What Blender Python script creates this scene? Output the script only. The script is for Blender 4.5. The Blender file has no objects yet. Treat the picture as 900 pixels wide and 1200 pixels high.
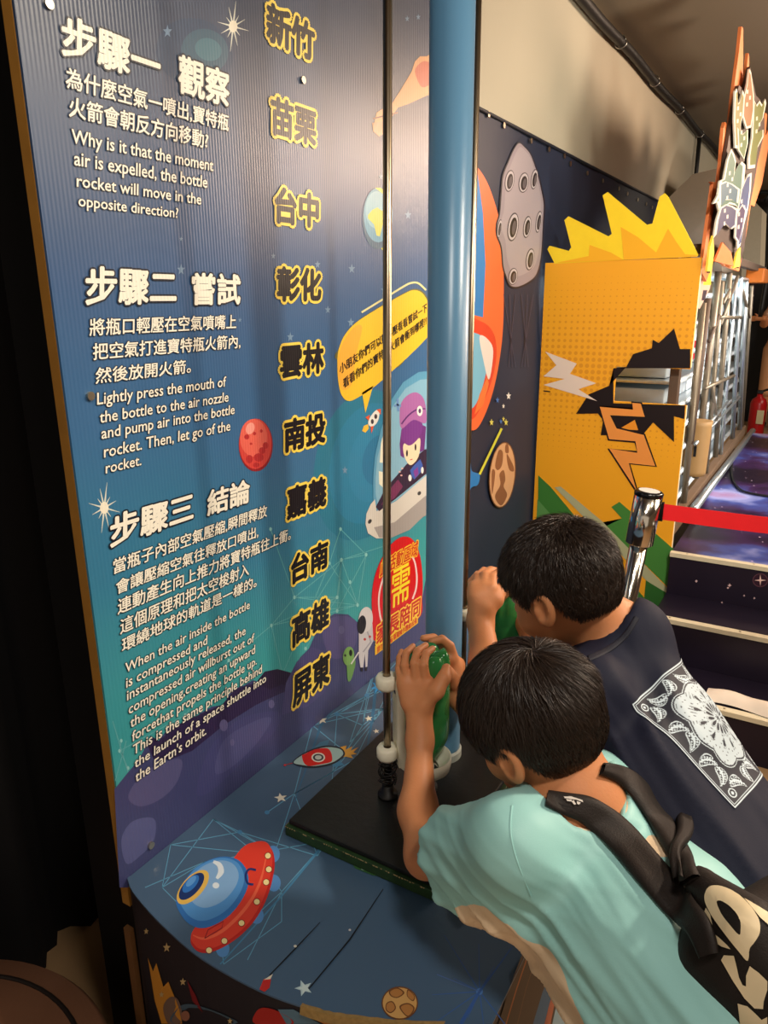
import bpy, bmesh, math, random, time
import numpy as np
from mathutils import Vector, Matrix
from mathutils.geometry import tessellate_polygon
from mathutils.bvhtree import BVHTree
random.seed(7); RNG = np.random.default_rng(7)
T0 = time.time()
SC = bpy.context.scene; COL = SC.collection
# ------------------------------------------------------------------ camera
F = 855.0
TH = math.atan(248 / 855.0); RO = 0.0102
CAM = np.array([0.0, 0.0, 1.5])
def axes(phi):
    f = np.array([-math.sin(phi) * math.cos(TH), math.cos(phi) * math.cos(TH), -math.sin(TH)])
    r0 = np.array([math.cos(phi), math.sin(phi), 0.0]); u0 = np.cross(r0, f)
    r = r0 * math.cos(RO) - u0 * math.sin(RO); u = u0 * math.cos(RO) + r0 * math.sin(RO)
    return r, u, f
R_, U_, F_ = axes(math.radians(31.2))
cd = bpy.data.cameras.new('camera'); cam = bpy.data.objects.new('camera', cd); COL.objects.link(cam)
cd.sensor_fit = 'VERTICAL'; cd.sensor_height = 36; cd.lens = F / 1200 * 36; cd.clip_start = .02; cd.clip_end = 60
cam.matrix_world = Matrix(((R_[0], U_[0], -F_[0], CAM[0]), (R_[1], U_[1], -F_[1], CAM[1]), (R_[2], U_[2], -F_[2], CAM[2]), (0, 0, 0, 1)))
SC.camera = cam
# ------------------------------------------------------------------ colour, world, exposure, lights
SC.view_settings.view_transform = 'Standard'; SC.view_settings.look = 'None'; SC.view_settings.gamma = 1
SC.view_settings.use_curve_mapping = False
SC.view_settings.exposure = 0.0
w = bpy.data.worlds.new('world'); SC.world = w; w.use_nodes = True
w.node_tree.nodes['Background'].inputs[0].default_value = (1, .84, .66, 1)
w.node_tree.nodes['Background'].inputs[1].default_value = 0.62
def light(name, kind, loc, target, power, col, size=.2, spot=None, blend=.6, size_y=None):
    l = bpy.data.lights.new(name, kind); l.energy = power; l.color = col
    if kind == 'AREA':
        l.size = size
        if size_y: l.shape = 'RECTANGLE'; l.size_y = size_y
    else: l.shadow_soft_size = size
    if spot: l.spot_size = math.radians(spot); l.spot_blend = blend
    o = bpy.data.objects.new(name, l); COL.objects.link(o); o.location = loc
    o.rotation_euler = (Vector(target) - Vector(loc)).to_track_quat('-Z', 'Y').to_euler(); return o
WARM = (1, .85, .67)
light('key_spot', 'SPOT', (1.0, 1.6, 2.62), (-.35, .95, .7), 150, WARM, .09, 85, .8)
light('table_spot', 'SPOT', (.35, .1, 2.6), (-.70, .9, 1.1), 62, (1, .92, .82), .15, 100, .9)
light('wall_spot', 'AREA', (.95, 4.7, 2.58), (-.86, 1.7, 1.85), 92, (1, .70, .50), .8)
light('wall_wash', 'SPOT', (.9, 2.6, 2.3), (-1.06, 2.9, 2.1), 42, (1, .92, .76), .12, 110, .9)
light('panel_wash', 'SPOT', (.5, .9, 2.6), (-.75, 3.0, 1.0), 210, (1, .90, .76), .12, 70, .9)
light('hall_fill', 'AREA', (1.6, 3.2, 2.64), (-.2, 3.0, 0), 75, (1, .84, .66), 1.6)
light('far_fill', 'AREA', (1.4, 7.4, 2.6), (.2, 7.4, 0), 80, (1, .85, .68), 1.6)
light('stage_wash', 'SPOT', (1.6, 2.2, 2.55), (-.3, 5.0, .5), 170, (.86, .88, 1), .1, 60, .8)
light('rack_front_fill', 'SPOT', (1.3, 4.2, 2.3), (-.75, 4.6, 1.0), 190, (.84, .93, 1), .08, 62, .6)  # added cool fill out of view, brightens the rack from the front
light('ceiling_bounce_fill', 'SPOT', (1.8, 2.6, .7), (.2, 4.6, 2.68), 260, (1, .90, .74), .3, 130, 1)  # unseen uplight added in place of bounce, lifts the ceiling
light('rack_light', 'AREA', (-.78, 4.4, 1.60), (-.78, 4.4, .5), 60, (.78, .92, 1), .25, size_y=2.4)
# ------------------------------------------------------------------ pixel -> place helpers
def ray(px, py):
    r = (px - 450) / F; u = -(py - 600) / F
    return R_ * r + U_ * u + F_
def W(px, py, d): return CAM + ray(px, py) * d
class Pl:
    """a flat printed face: axis index, value, side towards the viewer"""
    def __init__(s, ax, val, sgn): s.ax = ax; s.val = val; s.sgn = sgn
    def p(s, px, py, off=0.0):
        d = ray(px, py); t = (s.val - CAM[s.ax]) / d[s.ax]; q = CAM + d * t
        q[s.ax] = s.val + s.sgn * off; return q
# ------------------------------------------------------------------ materials
def lin(c): return tuple((v / 255 / 12.92) if v / 255 <= .04045 else ((v / 255 + .055) / 1.055) ** 2.4 for v in c)
MC = {}
def mat(name, c, rough=.5, metal=0, spec=.5, var=.06, vscale=30, bump=0, bscale=200, trans=0, coat=0, sss=0, emit=None, corr=False, ior=1.45, stretch=None):
    key = (name,)
    if key in MC: return MC[key]
    m = bpy.data.materials.new(name); m.use_nodes = True; nt = m.node_tree; b = nt.nodes['Principled BSDF']; L = nt.links
    col = lin(c)
    b.inputs['Base Color'].default_value = (*col, 1); b.inputs['Roughness'].default_value = rough
    b.inputs['Metallic'].default_value = metal; b.inputs['Specular IOR Level'].default_value = spec
    b.inputs['IOR'].default_value = ior; b.inputs['Transmission Weight'].default_value = trans; b.inputs['Coat Weight'].default_value = coat
    if sss: b.inputs['Subsurface Weight'].default_value = sss; b.inputs['Subsurface Radius'].default_value = (1, .35, .2); b.inputs['Subsurface Scale'].default_value = .012
    tc = nt.nodes.new('ShaderNodeNewGeometry')
    src = tc.outputs['Position']
    if stretch:
        mp = nt.nodes.new('ShaderNodeMapping'); mp.inputs['Scale'].default_value = stretch; L.new(src, mp.inputs[0]); src = mp.outputs[0]
    if var:
        n = nt.nodes.new('ShaderNodeTexNoise'); n.inputs['Scale'].default_value = vscale; n.inputs['Detail'].default_value = 3; L.new(src, n.inputs['Vector'])
        mx = nt.nodes.new('ShaderNodeMix'); mx.data_type = 'RGBA'
        mx.inputs['A'].default_value = (*[v * (1 - var) for v in col], 1); mx.inputs['B'].default_value = (*[min(1, v * (1 + var)) for v in col], 1)
        L.new(n.outputs['Fac'], mx.inputs['Factor']); L.new(mx.outputs['Result'], b.inputs['Base Color'])
    if bump:
        n2 = nt.nodes.new('ShaderNodeTexNoise'); n2.inputs['Scale'].default_value = bscale; L.new(src, n2.inputs['Vector'])
        bp = nt.nodes.new('ShaderNodeBump'); bp.inputs['Strength'].default_value = bump; bp.inputs['Distance'].default_value = .002
        L.new(n2.outputs['Fac'], bp.inputs['Height']); L.new(bp.outputs[0], b.inputs['Normal'])
    if corr: corrugate(nt, b)
    if emit: b.inputs['Emission Color'].default_value = (*lin(emit[:3]), 1); b.inputs['Emission Strength'].default_value = emit[3]
    MC[key] = m; return m
def corrugate(nt, b):
    g = nt.nodes.new('ShaderNodeNewGeometry'); sp = nt.nodes.new('ShaderNodeSeparateXYZ'); nt.links.new(g.outputs['Position'], sp.inputs[0])
    mu = nt.nodes.new('ShaderNodeMath'); mu.operation = 'MULTIPLY'; mu.inputs[1].default_value = 2 * math.pi / .0062; nt.links.new(sp.outputs['Y'], mu.inputs[0])
    si = nt.nodes.new('ShaderNodeMath'); si.operation = 'SINE'; nt.links.new(mu.outputs[0], si.inputs[0])
    nz = nt.nodes.new('ShaderNodeTexNoise'); nz.inputs['Scale'].default_value = 3.5; nt.links.new(g.outputs['Position'], nz.inputs['Vector'])
    ad = nt.nodes.new('ShaderNodeMath'); ad.operation = 'MULTIPLY_ADD'; ad.inputs[1].default_value = 22; nt.links.new(nz.outputs['Fac'], ad.inputs[0]); nt.links.new(si.outputs[0], ad.inputs[2])
    bp = nt.nodes.new('ShaderNodeBump'); bp.inputs['Strength'].default_value = .35; bp.inputs['Distance'].default_value = .0003
    nt.links.new(ad.outputs[0], bp.inputs['Height']); nt.links.new(bp.outputs[0], b.inputs['Normal'])
def ink(c, fin='flat'):
    nm = 'ink_%s_%02x%02x%02x' % (fin, *c)
    if fin == 'board': return mat(nm, c, .34, spec=.55, var=.03, vscale=12, corr=True)
    if fin == 'table': return mat(nm, c, .38, spec=.35, var=.08, vscale=9)
    if fin == 'banner': return mat(nm, c, .42, spec=.4, var=.04, vscale=5)
    return mat(nm, c, .5, spec=.35, var=.03, vscale=8)
# ------------------------------------------------------------------ object helpers
def wloc(p):
    v = Vector((0, 0, 0))
    while p is not None: v = v + p.location; p = p.parent
    return np.array(v)
def obj(name, V, Fc, mats, parent=None, smooth=False, mi=None, origin=None):
    V = np.asarray(V, dtype=float).reshape(-1, 3)
    if not isinstance(mats, (list, tuple)): mats = [mats]
    org = wloc(parent) if parent is not None else (np.array(origin, float) if origin is not None else np.zeros(3))
    me = bpy.data.meshes.new(name); me.from_pydata((V - org).tolist(), [], [list(map(int, f)) for f in Fc])
    for m in mats: me.materials.append(m)
    if mi is not None: me.polygons.foreach_set('material_index', np.asarray(mi, dtype=np.int32))
    if smooth: me.polygons.foreach_set('use_smooth', np.ones(len(me.polygons), dtype=bool))
    me.update(); o = bpy.data.objects.new(name, me); COL.objects.link(o)
    if parent is not None: o.parent = parent
    else: o.location = org
    return o
def tag(o, label=None, cat=None, group=None, kind=None):
    if label: o['label'] = label
    if cat: o['category'] = cat
    if group: o['group'] = group
    if kind: o['kind'] = kind
    return o
def thing(name, label, cat, loc=(0, 0, 0), group=None, kind=None):
    o = bpy.data.objects.new(name, None); o.empty_display_size = .05; COL.objects.link(o); o.location = loc
    return tag(o, label, cat, group, kind)
def mesh_join(parts):
    V = []; Fc = []; n = 0
    for v, f in parts:
        V += [tuple(p) for p in v]; Fc += [[i + n for i in q] for q in f]; n += len(v)
    return V, Fc
def box(a, b, bev=0):
    bm = bmesh.new(); bmesh.ops.create_cube(bm, size=1)
    a = np.minimum(a, b) if False else np.array(a, float); b = np.array(b, float); c = (a + b) / 2; s = np.abs(b - a)
    for v in bm.verts: v.co = Vector((v.co.x * s[0] + c[0], v.co.y * s[1] + c[1], v.co.z * s[2] + c[2]))
    if bev: bmesh.ops.bevel(bm, geom=bm.edges[:], offset=min(bev, min(s) * .45), segments=2, affect='EDGES', profile=.6)
    r = ([tuple(v.co) for v in bm.verts], [[v.index for v in f.verts] for f in bm.faces]); bm.free(); return r
def frame(d):
    d = np.array(d, float); d /= np.linalg.norm(d); a = np.array([0, 0, 1.0]) if abs(d[2]) < .9 else np.array([1.0, 0, 0])
    u = np.cross(d, a); u /= np.linalg.norm(u); return u, np.cross(d, u)
def tube(pts, r, n=10, cap=True):
    pts = [np.array(p, float) for p in pts]; rs = r if isinstance(r, (list, tuple)) else [r] * len(pts)
    V = []; Fc = []; u = None
    for i, p in enumerate(pts):
        d = pts[min(i + 1, len(pts) - 1)] - pts[max(i - 1, 0)]; d = d / (np.linalg.norm(d) + 1e-12)
        if u is None: u, v = frame(d)
        else: u = u - d * np.dot(u, d); u /= np.linalg.norm(u); v = np.cross(d, u)
        for k in range(n): a = 2 * math.pi * k / n; V.append(p + rs[i] * (math.cos(a) * u + math.sin(a) * v))
    for i in range(len(pts) - 1):
        for k in range(n): Fc.append([i * n + k, i * n + (k + 1) % n, (i + 1) * n + (k + 1) % n, (i + 1) * n + k])
    if cap: Fc.append(list(range(n))[::-1]); Fc.append([(len(pts) - 1) * n + k for k in range(n)])
    return V, Fc
def lathe(c, prof, n=32, cap=True):
    return tube_prof(np.array(c, float), prof, n, cap)
def tube_prof(c, prof, n, cap):
    V = []; Fc = []
    for r, z in prof:
        for k in range(n): a = 2 * math.pi * k / n; V.append((c[0] + r * math.cos(a), c[1] + r * math.sin(a), c[2] + z))
    m = len(prof)
    for i in range(m - 1):
        for k in range(n): Fc.append([i * n + k, i * n + (k + 1) % n, (i + 1) * n + (k + 1) % n, (i + 1) * n + k])
    if cap: Fc.append(list(range(n))[::-1]); Fc.append([(m - 1) * n + k for k in range(n)])
    return V, Fc
def tess(P2):
    t = tessellate_polygon([[Vector((float(x), float(y), 0)) for x, y in P2]]); return [list(q) for q in t]
def smooth_closed(P, k=5):
    P = np.array(P, float); n = len(P); out = []
    for i in range(n):
        p0, p1, p2, p3 = P[i - 1], P[i], P[(i + 1) % n], P[(i + 2) % n]
        for j in range(k):
            t = j / k; out.append(.5 * ((2 * p1) + (-p0 + p2) * t + (2 * p0 - 5 * p1 + 4 * p2 - p3) * t * t + (-p0 + 3 * p1 - 3 * p2 + p3) * t ** 3))
    return [tuple(q) for q in out]
def smooth_open(P, k=6):
    P = np.array(P, float); n = len(P); out = []
    for i in range(n - 1):
        p0, p1, p2, p3 = P[max(i - 1, 0)], P[i], P[i + 1], P[min(i + 2, n - 1)]
        for j in range(k):
            t = j / k; out.append(.5 * ((2 * p1) + (-p0 + p2) * t + (2 * p0 - 5 * p1 + 4 * p2 - p3) * t * t + (-p0 + 3 * p1 - 3 * p2 + p3) * t ** 3))
    out.append(P[-1]); return [tuple(q) for q in out]
def prism(plane, pts, thick, off=0.0):
    """outline traced on the face plane, given real thickness behind it"""
    n = len(pts); A = [plane.p(x, y, off) for x, y in pts]; B = [plane.p(x, y, off) for x, y in pts]
    for q in B: q[plane.ax] -= plane.sgn * thick
    t = tess(pts); Fc = t + [[a + n, c + n, b + n] for a, b, c in t]
    for i in range(n): Fc.append([i, (i + 1) % n, (i + 1) % n + n, i + n])
    return A + B, Fc
LAY = .000016
class Art:
    def __init__(s, plane, fin): s.pl = plane; s.fin = fin; s.V = []; s.F = []; s.M = []; s.mats = []; s.layer = 1; s.last = None
    def _off(s, c):
        if s.last is not None and tuple(c) != s.last: s.layer += 1
        s.last = tuple(c); return LAY * s.layer
    def _m(s, c):
        m = ink(tuple(int(v) for v in c), s.fin)
        if m not in s.mats: s.mats.append(m)
        return s.mats.index(m)
    def poly(s, pts, c, sm=False, k=5):
        if sm: pts = smooth_closed(pts, k)
        off = s._off(c); n = len(s.V)
        s.V += [s.pl.p(x, y, off) for x, y in pts]; mi = s._m(c)
        for t in tess(pts): s.F.append([n + i for i in t]); s.M.append(mi)
        return s
    def ell(s, cx, cy, rx, ry, c, rot=0, n=28, a0=0, a1=360):
        rt = math.radians(rot); P = []
        for i in range(n + (0 if a1 - a0 >= 360 else 1)):
            a = math.radians(a0 + (a1 - a0) * i / n); x = rx * math.cos(a); y = ry * math.sin(a)
            P.append((cx + x * math.cos(rt) - y * math.sin(rt), cy + x * math.sin(rt) + y * math.cos(rt)))
        return s.poly(P, c)
    def line(s, pts, wd, c, sm=False):
        if sm: pts = smooth_open(pts)
        off = s._off(c); mi = s._m(c); pts = [np.array(p, float) for p in pts]
        n = len(s.V); m = len(pts); ws = list(np.interp(np.linspace(0, 1, m), np.linspace(0, 1, len(wd)), wd)) if isinstance(wd, (list, tuple)) else [wd] * m
        for i, p in enumerate(pts):
            d = pts[min(i + 1, m - 1)] - pts[max(i - 1, 0)]; d /= np.linalg.norm(d) + 1e-9; q = np.array([-d[1], d[0]]) * ws[i] / 2
            s.V.append(s.pl.p(*(p + q), off)); s.V.append(s.pl.p(*(p - q), off))
        for i in range(m - 1): s.F.append([n + 2 * i, n + 2 * i + 2, n + 2 * i + 3, n + 2 * i + 1]); s.M.append(mi)
        return s
    def star(s, cx, cy, r, c, n=5, inner=.42, rot=-90, sx=1, sy=1):
        P = []
        for i in range(2 * n):
            a = math.radians(rot + 180 * i / n); q = r if i % 2 == 0 else r * inner; P.append((cx + q * math.cos(a) * sx, cy + q * math.sin(a) * sy))
        return s.poly(P, c)
    def build(s, name, parent, label=None):
        o = obj(name, s.V, s.F, s.mats, parent, mi=s.M)
        if label: o['label'] = label
        return o
# ------------------------------------------------------------------ lettering
TEXTS = []
def text(plane, body, BL, BR, TL, layers, fin, layer=20):
    """layers: list of (outline offset, colour) from back to front; the last one fills the given box"""
    TEXTS.append((plane, body, BL, BR, TL, layers, fin, layer))
def htext(plane, body, xl, yt, yb, xr, layers, fin, layer=20, vp=(990, 349)):
    yr = yb + (vp[1] - yb) * (xr - xl) / (vp[0] - xl)
    text(plane, body, (xl, yb), (xr, yr), (xl, yt), layers, fin, layer)
def flush_texts(name, parent):
    global TEXTS
    os_ = []
    for t in TEXTS:
        cu = bpy.data.curves.new('t', 'FONT'); cu.body = t[1]; cu.resolution_u = 2
        o = bpy.data.objects.new('t', cu); COL.objects.link(o); os_.append(o)
    dg = bpy.context.evaluated_depsgraph_get(); dg.update()
    V = []; Fc = []; MI = []; mats = []
    for k, (plane, body, BL, BR, TL, layers, fin, layer) in enumerate(TEXTS):
        m = bpy.data.meshes.new_from_object(os_[k].evaluated_get(dg))
        co = np.zeros(len(m.vertices) * 3); m.vertices.foreach_get('co', co); co = co.reshape(-1, 3); fs = [list(p.vertices) for p in m.polygons]; bpy.data.meshes.remove(m)
        r0 = layers[-1][0]; mn = co.min(0) - r0; mx = co.max(0) + r0
        O = plane.p(*BL); X = plane.p(*BR) - O; Y = plane.p(*TL) - O
        for i, (off, c) in enumerate(layers):
            mt = ink(c, fin)
            if mt not in mats: mats.append(mt)
            nk = 1 if off <= 0 else (6 if off < .05 else 12)
            sh = [(0, 0)] if off <= 0 else [(off * math.cos(6.2832 * j / nk), off * math.sin(6.2832 * j / nk)) for j in range(nk)]
            if off > .08: sh += [(off * .5 * math.cos(6.2832 * j / 6), off * .5 * math.sin(6.2832 * j / 6)) for j in range(6)]
            for si_, (dx, dy) in enumerate(sh):
                u = (co[:, 0:1] + dx - mn[0]) / (mx[0] - mn[0]); v = (co[:, 1:2] + dy - mn[1]) / (mx[1] - mn[1])
                P = O + u * X + v * Y; P[:, plane.ax] = plane.val + plane.sgn * (LAY * (layer + i * 9) + 6e-6 * si_)
                n = len(V); V += P.tolist(); Fc += [[a + n for a in f] for f in fs]; MI += [mats.index(mt)] * len(fs)
    for o in os_:
        cu = o.data; bpy.data.objects.remove(o); bpy.data.curves.remove(cu)
    TEXTS = []
    return obj(name, V, Fc, mats, parent, mi=MI)
# ================================================================== SETTING
TZ = .62                                   # counter top height
AX = -.850; BX = -1.06; PY = 3.0
PA = Pl(0, AX, 1); PT = Pl(2, TZ, 1); PB = Pl(0, BX + .012, 1); PYW = Pl(1, PY, -1)
wallm = mat('grey_painted_wall', (176, 168, 148), .75, var=.08, vscale=1.6, bump=.15, bscale=60)
ceilm = mat('taupe_ceiling', (122, 108, 90), .85, var=.12, vscale=1.2)
floorm = mat('tan_vinyl_floor', (168, 134, 96), .45, var=.12, vscale=4)
blackm = mat('black_drape', (9, 6, 8), .9, var=.3, vscale=3)
darkm = mat('black_paint', (14, 13, 14), .45)
o = obj('floor', *box((-2.2, -1.6, -.05), (4.0, 12, 0)), floorm); tag(o, kind='structure')
o = obj('ceiling', *box((-2.2, -1.6, 2.68), (4.0, 12, 2.75)), ceilm); tag(o, kind='structure')
o = obj('wall_left', *box((-1.16, 1.45, 0), (BX, 11, 2.68)), wallm); tag(o, kind='structure')
o = obj('wall_right', *box((3.9, -1.6, 0), (4.0, 11, 2.68)), wallm); tag(o, kind='structure')
o = obj('wall_back', *box((-1.16, 11, 0), (4.0, 11.1, 2.68)), mat('plum_grey_wall', (84, 74, 88), .8)); tag(o, kind='structure')
# dark drapes beyond the exhibit on the left
V = []; Fc = []; ys = np.linspace(-1.5, 1.6, 120)
for i, y in enumerate(ys):
    x = -1.42 + .03 * math.sin(i * .9) + .015 * math.sin(i * 2.3)
    V += [(x, y, 0), (x, y, 2.68)]
for i in range(len(ys) - 1): Fc.append([2 * i, 2 * i + 2, 2 * i + 3, 2 * i + 1])
o = obj('curtain', V, Fc, blackm, smooth=True, origin=(-1.42, 0, 0)); tag(o, 'black floor-to-ceiling drape behind the printed exhibit on the left', 'curtain')
# conduit along the wall top
cb = thing('cable_conduit', 'black cable conduit running along the top of the grey wall', 'cable', (BX + .04, 3, 2.61))
V, Fc = tube([(BX + .035, y, 2.625 + .006 * math.sin(y * 5)) for y in np.linspace(1.5, 9.5, 60)], .022, 10)
obj('pipe', V, Fc, mat('black_rubber', (22, 20, 19), .5), cb, True)
yb = Pl(0, BX + .035, 1).p(821, 157)[1]; V, Fc = tube([(BX + .03, yb, 2.61), (BX + .03, yb + .01, 2.4), (BX + .03, yb + .01, 2.1)], .015, 8)
obj('branch_pipe', V, Fc, mat('black_rubber', (22, 20, 19), .5), cb, True)
for y in [Pl(0, BX + .035, 1).p(*q)[1] for q in ((727, 38), (767, 87), (796, 125), (820, 155))]:
    a = np.linspace(0, 2 * math.pi, 17)
    V, Fc = tube([(BX + .035 + .026 * math.cos(t), y + .004 * t, 2.625 + .026 * math.sin(t)) for t in a], .003, 6)
    obj('cable_tie', V, Fc, mat('steel', (190, 188, 182), .3, 1), cb, True)
# ================================================================== EXHIBIT BACKBOARD
ep = thing('exhibit_board', 'tall blue printed board with white and yellow-edged Chinese lettering and planets', 'sign board', (AX, 1.2, TZ))
yL = PA.p(150, 1024)[1]; yR = PA.p(524, 600)[1]
# corrugated printed face with colour running from slate at top to teal at the foot
bm_ = bpy.data.materials.new('board_gradient'); bm_.use_nodes = True; nt = bm_.node_tree; b = nt.nodes['Principled BSDF']
g = nt.nodes.new('ShaderNodeNewGeometry'); sp = nt.nodes.new('ShaderNodeSeparateXYZ'); nt.links.new(g.outputs['Position'], sp.inputs[0])
mr = nt.nodes.new('ShaderNodeMapRange'); mr.inputs['From Min'].default_value = TZ; mr.inputs['From Max'].default_value = 2.1; nt.links.new(sp.outputs['Z'], mr.inputs['Value'])
nz = nt.nodes.new('ShaderNodeTexNoise'); nz.inputs['Scale'].default_value = 1.8; nt.links.new(g.outputs['Position'], nz.inputs['Vector'])
ad = nt.nodes.new('ShaderNodeMath'); ad.operation = 'MULTIPLY_ADD'; ad.inputs[1].default_value = .22; nt.links.new(nz.outputs['Fac'], ad.inputs[0]); nt.links.new(mr.outputs['Result'], ad.inputs[2])
cr = nt.nodes.new('ShaderNodeValToRGB'); nt.links.new(ad.outputs[0], cr.inputs[0]); nt.links.new(cr.outputs[0], b.inputs['Base Color'])
stops = [(.10, (92, 190, 180)), (.26, (60, 156, 162)), (.42, (54, 124, 158)), (.58, (58, 106, 152)), (.74, (52, 88, 134)), (.95, (42, 62, 92))]
el = cr.color_ramp.elements
while len(el) < len(stops): el.new(.5)
for e, (ps, c) in zip(el, stops): e.position = ps; e.color = (*lin(c), 1)
b.inputs['Roughness'].default_value = .34; b.inputs['Specular IOR Level'].default_value = .55; corrugate(nt, b)
obj('printed_sheet', *box((AX - .004, yL, TZ - .02), (AX, yR, 2.60)), bm_, ep)
obj('plywood_backing', *box((AX - .022, yL - .001, TZ - .06), (AX - .0045, yR, 2.60)), mat('plywood_edge', (150, 104, 38), .6, var=.2, vscale=25), ep)
obj('rear_frame', *box((BX + .02, yL + .06, 0), (AX - .024, yR - .01, 2.6)), darkm, ep)
sm_ = mat('screw_steel', (200, 190, 170), .3, 1)
for px, py in ((56, 5), (105, 464), (354, 94), (176, 990)):
    q = PA.p(px, py); V, Fc = tube([q + [0, 0, 0], q + [.004, 0, 0]], .006, 12); obj('screw', V, Fc, sm_, ep)
A = Art(PA, 'board')
# galaxy swirls
for k, (rx, ry, c) in enumerate(((56, 90, (44, 122, 152)), (44, 72, (46, 128, 166)), (28, 48, (50, 132, 172)), (18, 30, (44, 118, 160)))):
    A.ell(425 + 6 * k, 545 - 2 * k, rx, ry, c, rot=12)
A.ell(228, 62, 46, 40, (40, 66, 98), rot=24); A.ell(240, 60, 28, 26, (48, 88, 112), rot=24); A.ell(244, 58, 16, 13, (62, 112, 130), rot=24)
# constellation net
random.seed(3)
netA = [(134, 905), (140, 860), (150, 890), (317, 560 + 174), (330, 723), (345, 745), (440, 640), (400, 655), (400, 660), (410, 690), (419, 709), (395, 705), (362, 720), (428, 660), (410, 682), (365, 680), (345, 770), (300, 800), (317, 715), (268, 774), (217, 838), (372, 790), (430, 650), (386, 640), (450, 690)]
netA = [(140, 880), (142, 868), (150, 900), (318, 733), (317, 620 + 0), (268, 774), (217, 838), (331, 790), (358, 760), (395, 716), (419, 709), (400, 656), (410, 682), (429, 650), (399, 620), (450, 640), (395, 700), (362, 718), (345, 700), (386, 660)]
tl = (104, 176, 182)
for i, p in enumerate(netA):
    for j, q in enumerate(netA):
        if j > i and math.dist(p, q) < 88 and random.random() < .55: A.line([p, q], .8, tl)
for p in netA: A.ell(p[0], p[1], 1.6, 2.3, (140, 200, 200), n=10)
A.line([(132, 845), (150, 905)], .9, tl); A.line([(135, 915), (148, 868)], .9, tl)
# rock ridge
ridge = [(134, 925), (150, 905), (163, 890), (172, 872), (186, 868), (198, 852), (212, 848), (222, 852), (234, 836), (248, 828), (262, 826), (272, 808), (286, 803), (296, 797), (306, 800), (318, 808), (330, 806),
         (338, 795), (346, 780), (352, 770), (362, 760), (370, 742), (380, 726), (392, 719), (408, 720), (420, 730), (428, 750), (440, 752), (452, 748), (470, 742), (484, 732), (494, 706), (500, 672), (508, 655), (522, 660), (524, 740), (500, 752), (407, 824), (345, 880), (245, 960), (150, 1040), (140, 1040)]
A.poly(ridge, (66, 70, 116))
A.poly([(172, 872), (176, 862), (186, 868), (205, 852), (214, 846), (232, 838), (260, 826), (275, 808), (292, 802), (318, 800), (340, 794), (352, 806), (330, 812), (300, 826), (262, 850), (225, 880), (200, 890), (180, 890)], (50, 40, 78))
A.poly([(300, 800), (310, 787), (325, 784), (340, 788), (352, 800), (346, 806), (330, 802), (316, 808)], (44, 32, 62))
A.poly([(335, 800), (348, 775), (366, 758), (376, 762), (384, 785), (380, 812), (360, 828), (330, 838)], (76, 74, 124))
A.poly([(383, 728), (396, 722), (412, 724), (420, 735), (414, 760), (396, 772), (384, 765), (378, 742)], (84, 80, 130), True)
A.poly([(230, 930), (244, 880), (275, 846), (312, 834), (330, 838), (318, 862), (282, 895), (250, 925)], (70, 72, 122), True)
A.poly([(252, 905), (262, 868), (296, 846), (318, 842), (300, 872), (270, 900)], (82, 84, 134), True)
A.poly([(150, 935), (160, 915), (182, 897), (212, 890), (208, 915), (190, 935), (165, 945)], (88, 88, 134), True)
A.poly([(142, 985), (152, 965), (170, 958), (182, 962), (180, 985), (165, 1002), (148, 1012)], (92, 96, 146), True)
for x, y, r in ((262, 850, 7), (318, 825, 5), (272, 870, 4), (350, 790, 3), (400, 738, 5)): A.ell(x, y, r * .7, r, (100, 98, 146), n=14)
# eight-pointed sparkles
for cx, cy, r in ((273, 31, 30), (122, 595, 30)):
    for i in range(12):
        a = math.radians(i * 30 + 10); L = r * (1, .55, .8)[i % 3]
        A.line([(cx, cy), (cx + L * math.cos(a) * .62, cy + L * math.sin(a))], [2.6, .3], (222, 226, 214))
    A.ell(cx, cy, 5, 7, (246, 240, 220))
for x, y, r in ((196, 37, 8), (212, 316, 7), (368, 325, 6), (412, 315, 6), (384, 363, 5), (411, 378, 6), (340, 395, 6), (372, 310, 5), (450, 340, 6), (404, 551, 5), (478, 252, 6), (212, 280, 3), (320, 300, 4), (450, 470, 4), (281, 375, 3), (182, 72, 3), (446, 207, 4), (490, 20, 4), (477, 22, 4)):
    A.star(x, y, r, (118, 148, 178), sx=.7)
# red planet
A.ell(299.5, 521.5, 20, 31, (150, 34, 40)); A.ell(299, 520, 19, 29.5, (214, 70, 62)); A.ell(297, 513, 16, 22, (232, 104, 88))
for x, y, rx, ry in ((289, 512, 3, 3), (298, 508, 2, 2), (306, 505, 1.6, 2), (294, 520, 1.6, 1.4), (303, 536, 6, 5), (292, 538, 4, 5), (311, 522, 3.5, 4), (307, 528, 4, 4), (300, 545, 4, 3)): A.ell(x, y, rx, ry, (184, 46, 48), n=12)
A.ell(293, 502, 5, 7, (246, 160, 146), rot=20)
# earth
A.ell(442, 256, 17.5, 36, (52, 96, 126)); A.ell(443, 252, 17, 32, (92, 156, 186)); A.ell(441, 246, 13, 22, (130, 184, 204))
A.poly([(431, 252), (436, 246), (442, 243), (447, 247), (453, 246), (453, 258), (448, 264), (445, 277), (441, 276), (438, 263), (431, 256)], (206, 206, 74))
A.poly([(439, 220), (446, 220), (454, 227), (452, 230)], (206, 206, 74)); A.poly([(450, 281), (456, 277), (456, 288), (449, 284)], (206, 206, 74)); A.poly([(446, 291), (451, 289), (448, 293)], (206, 206, 74))
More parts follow.
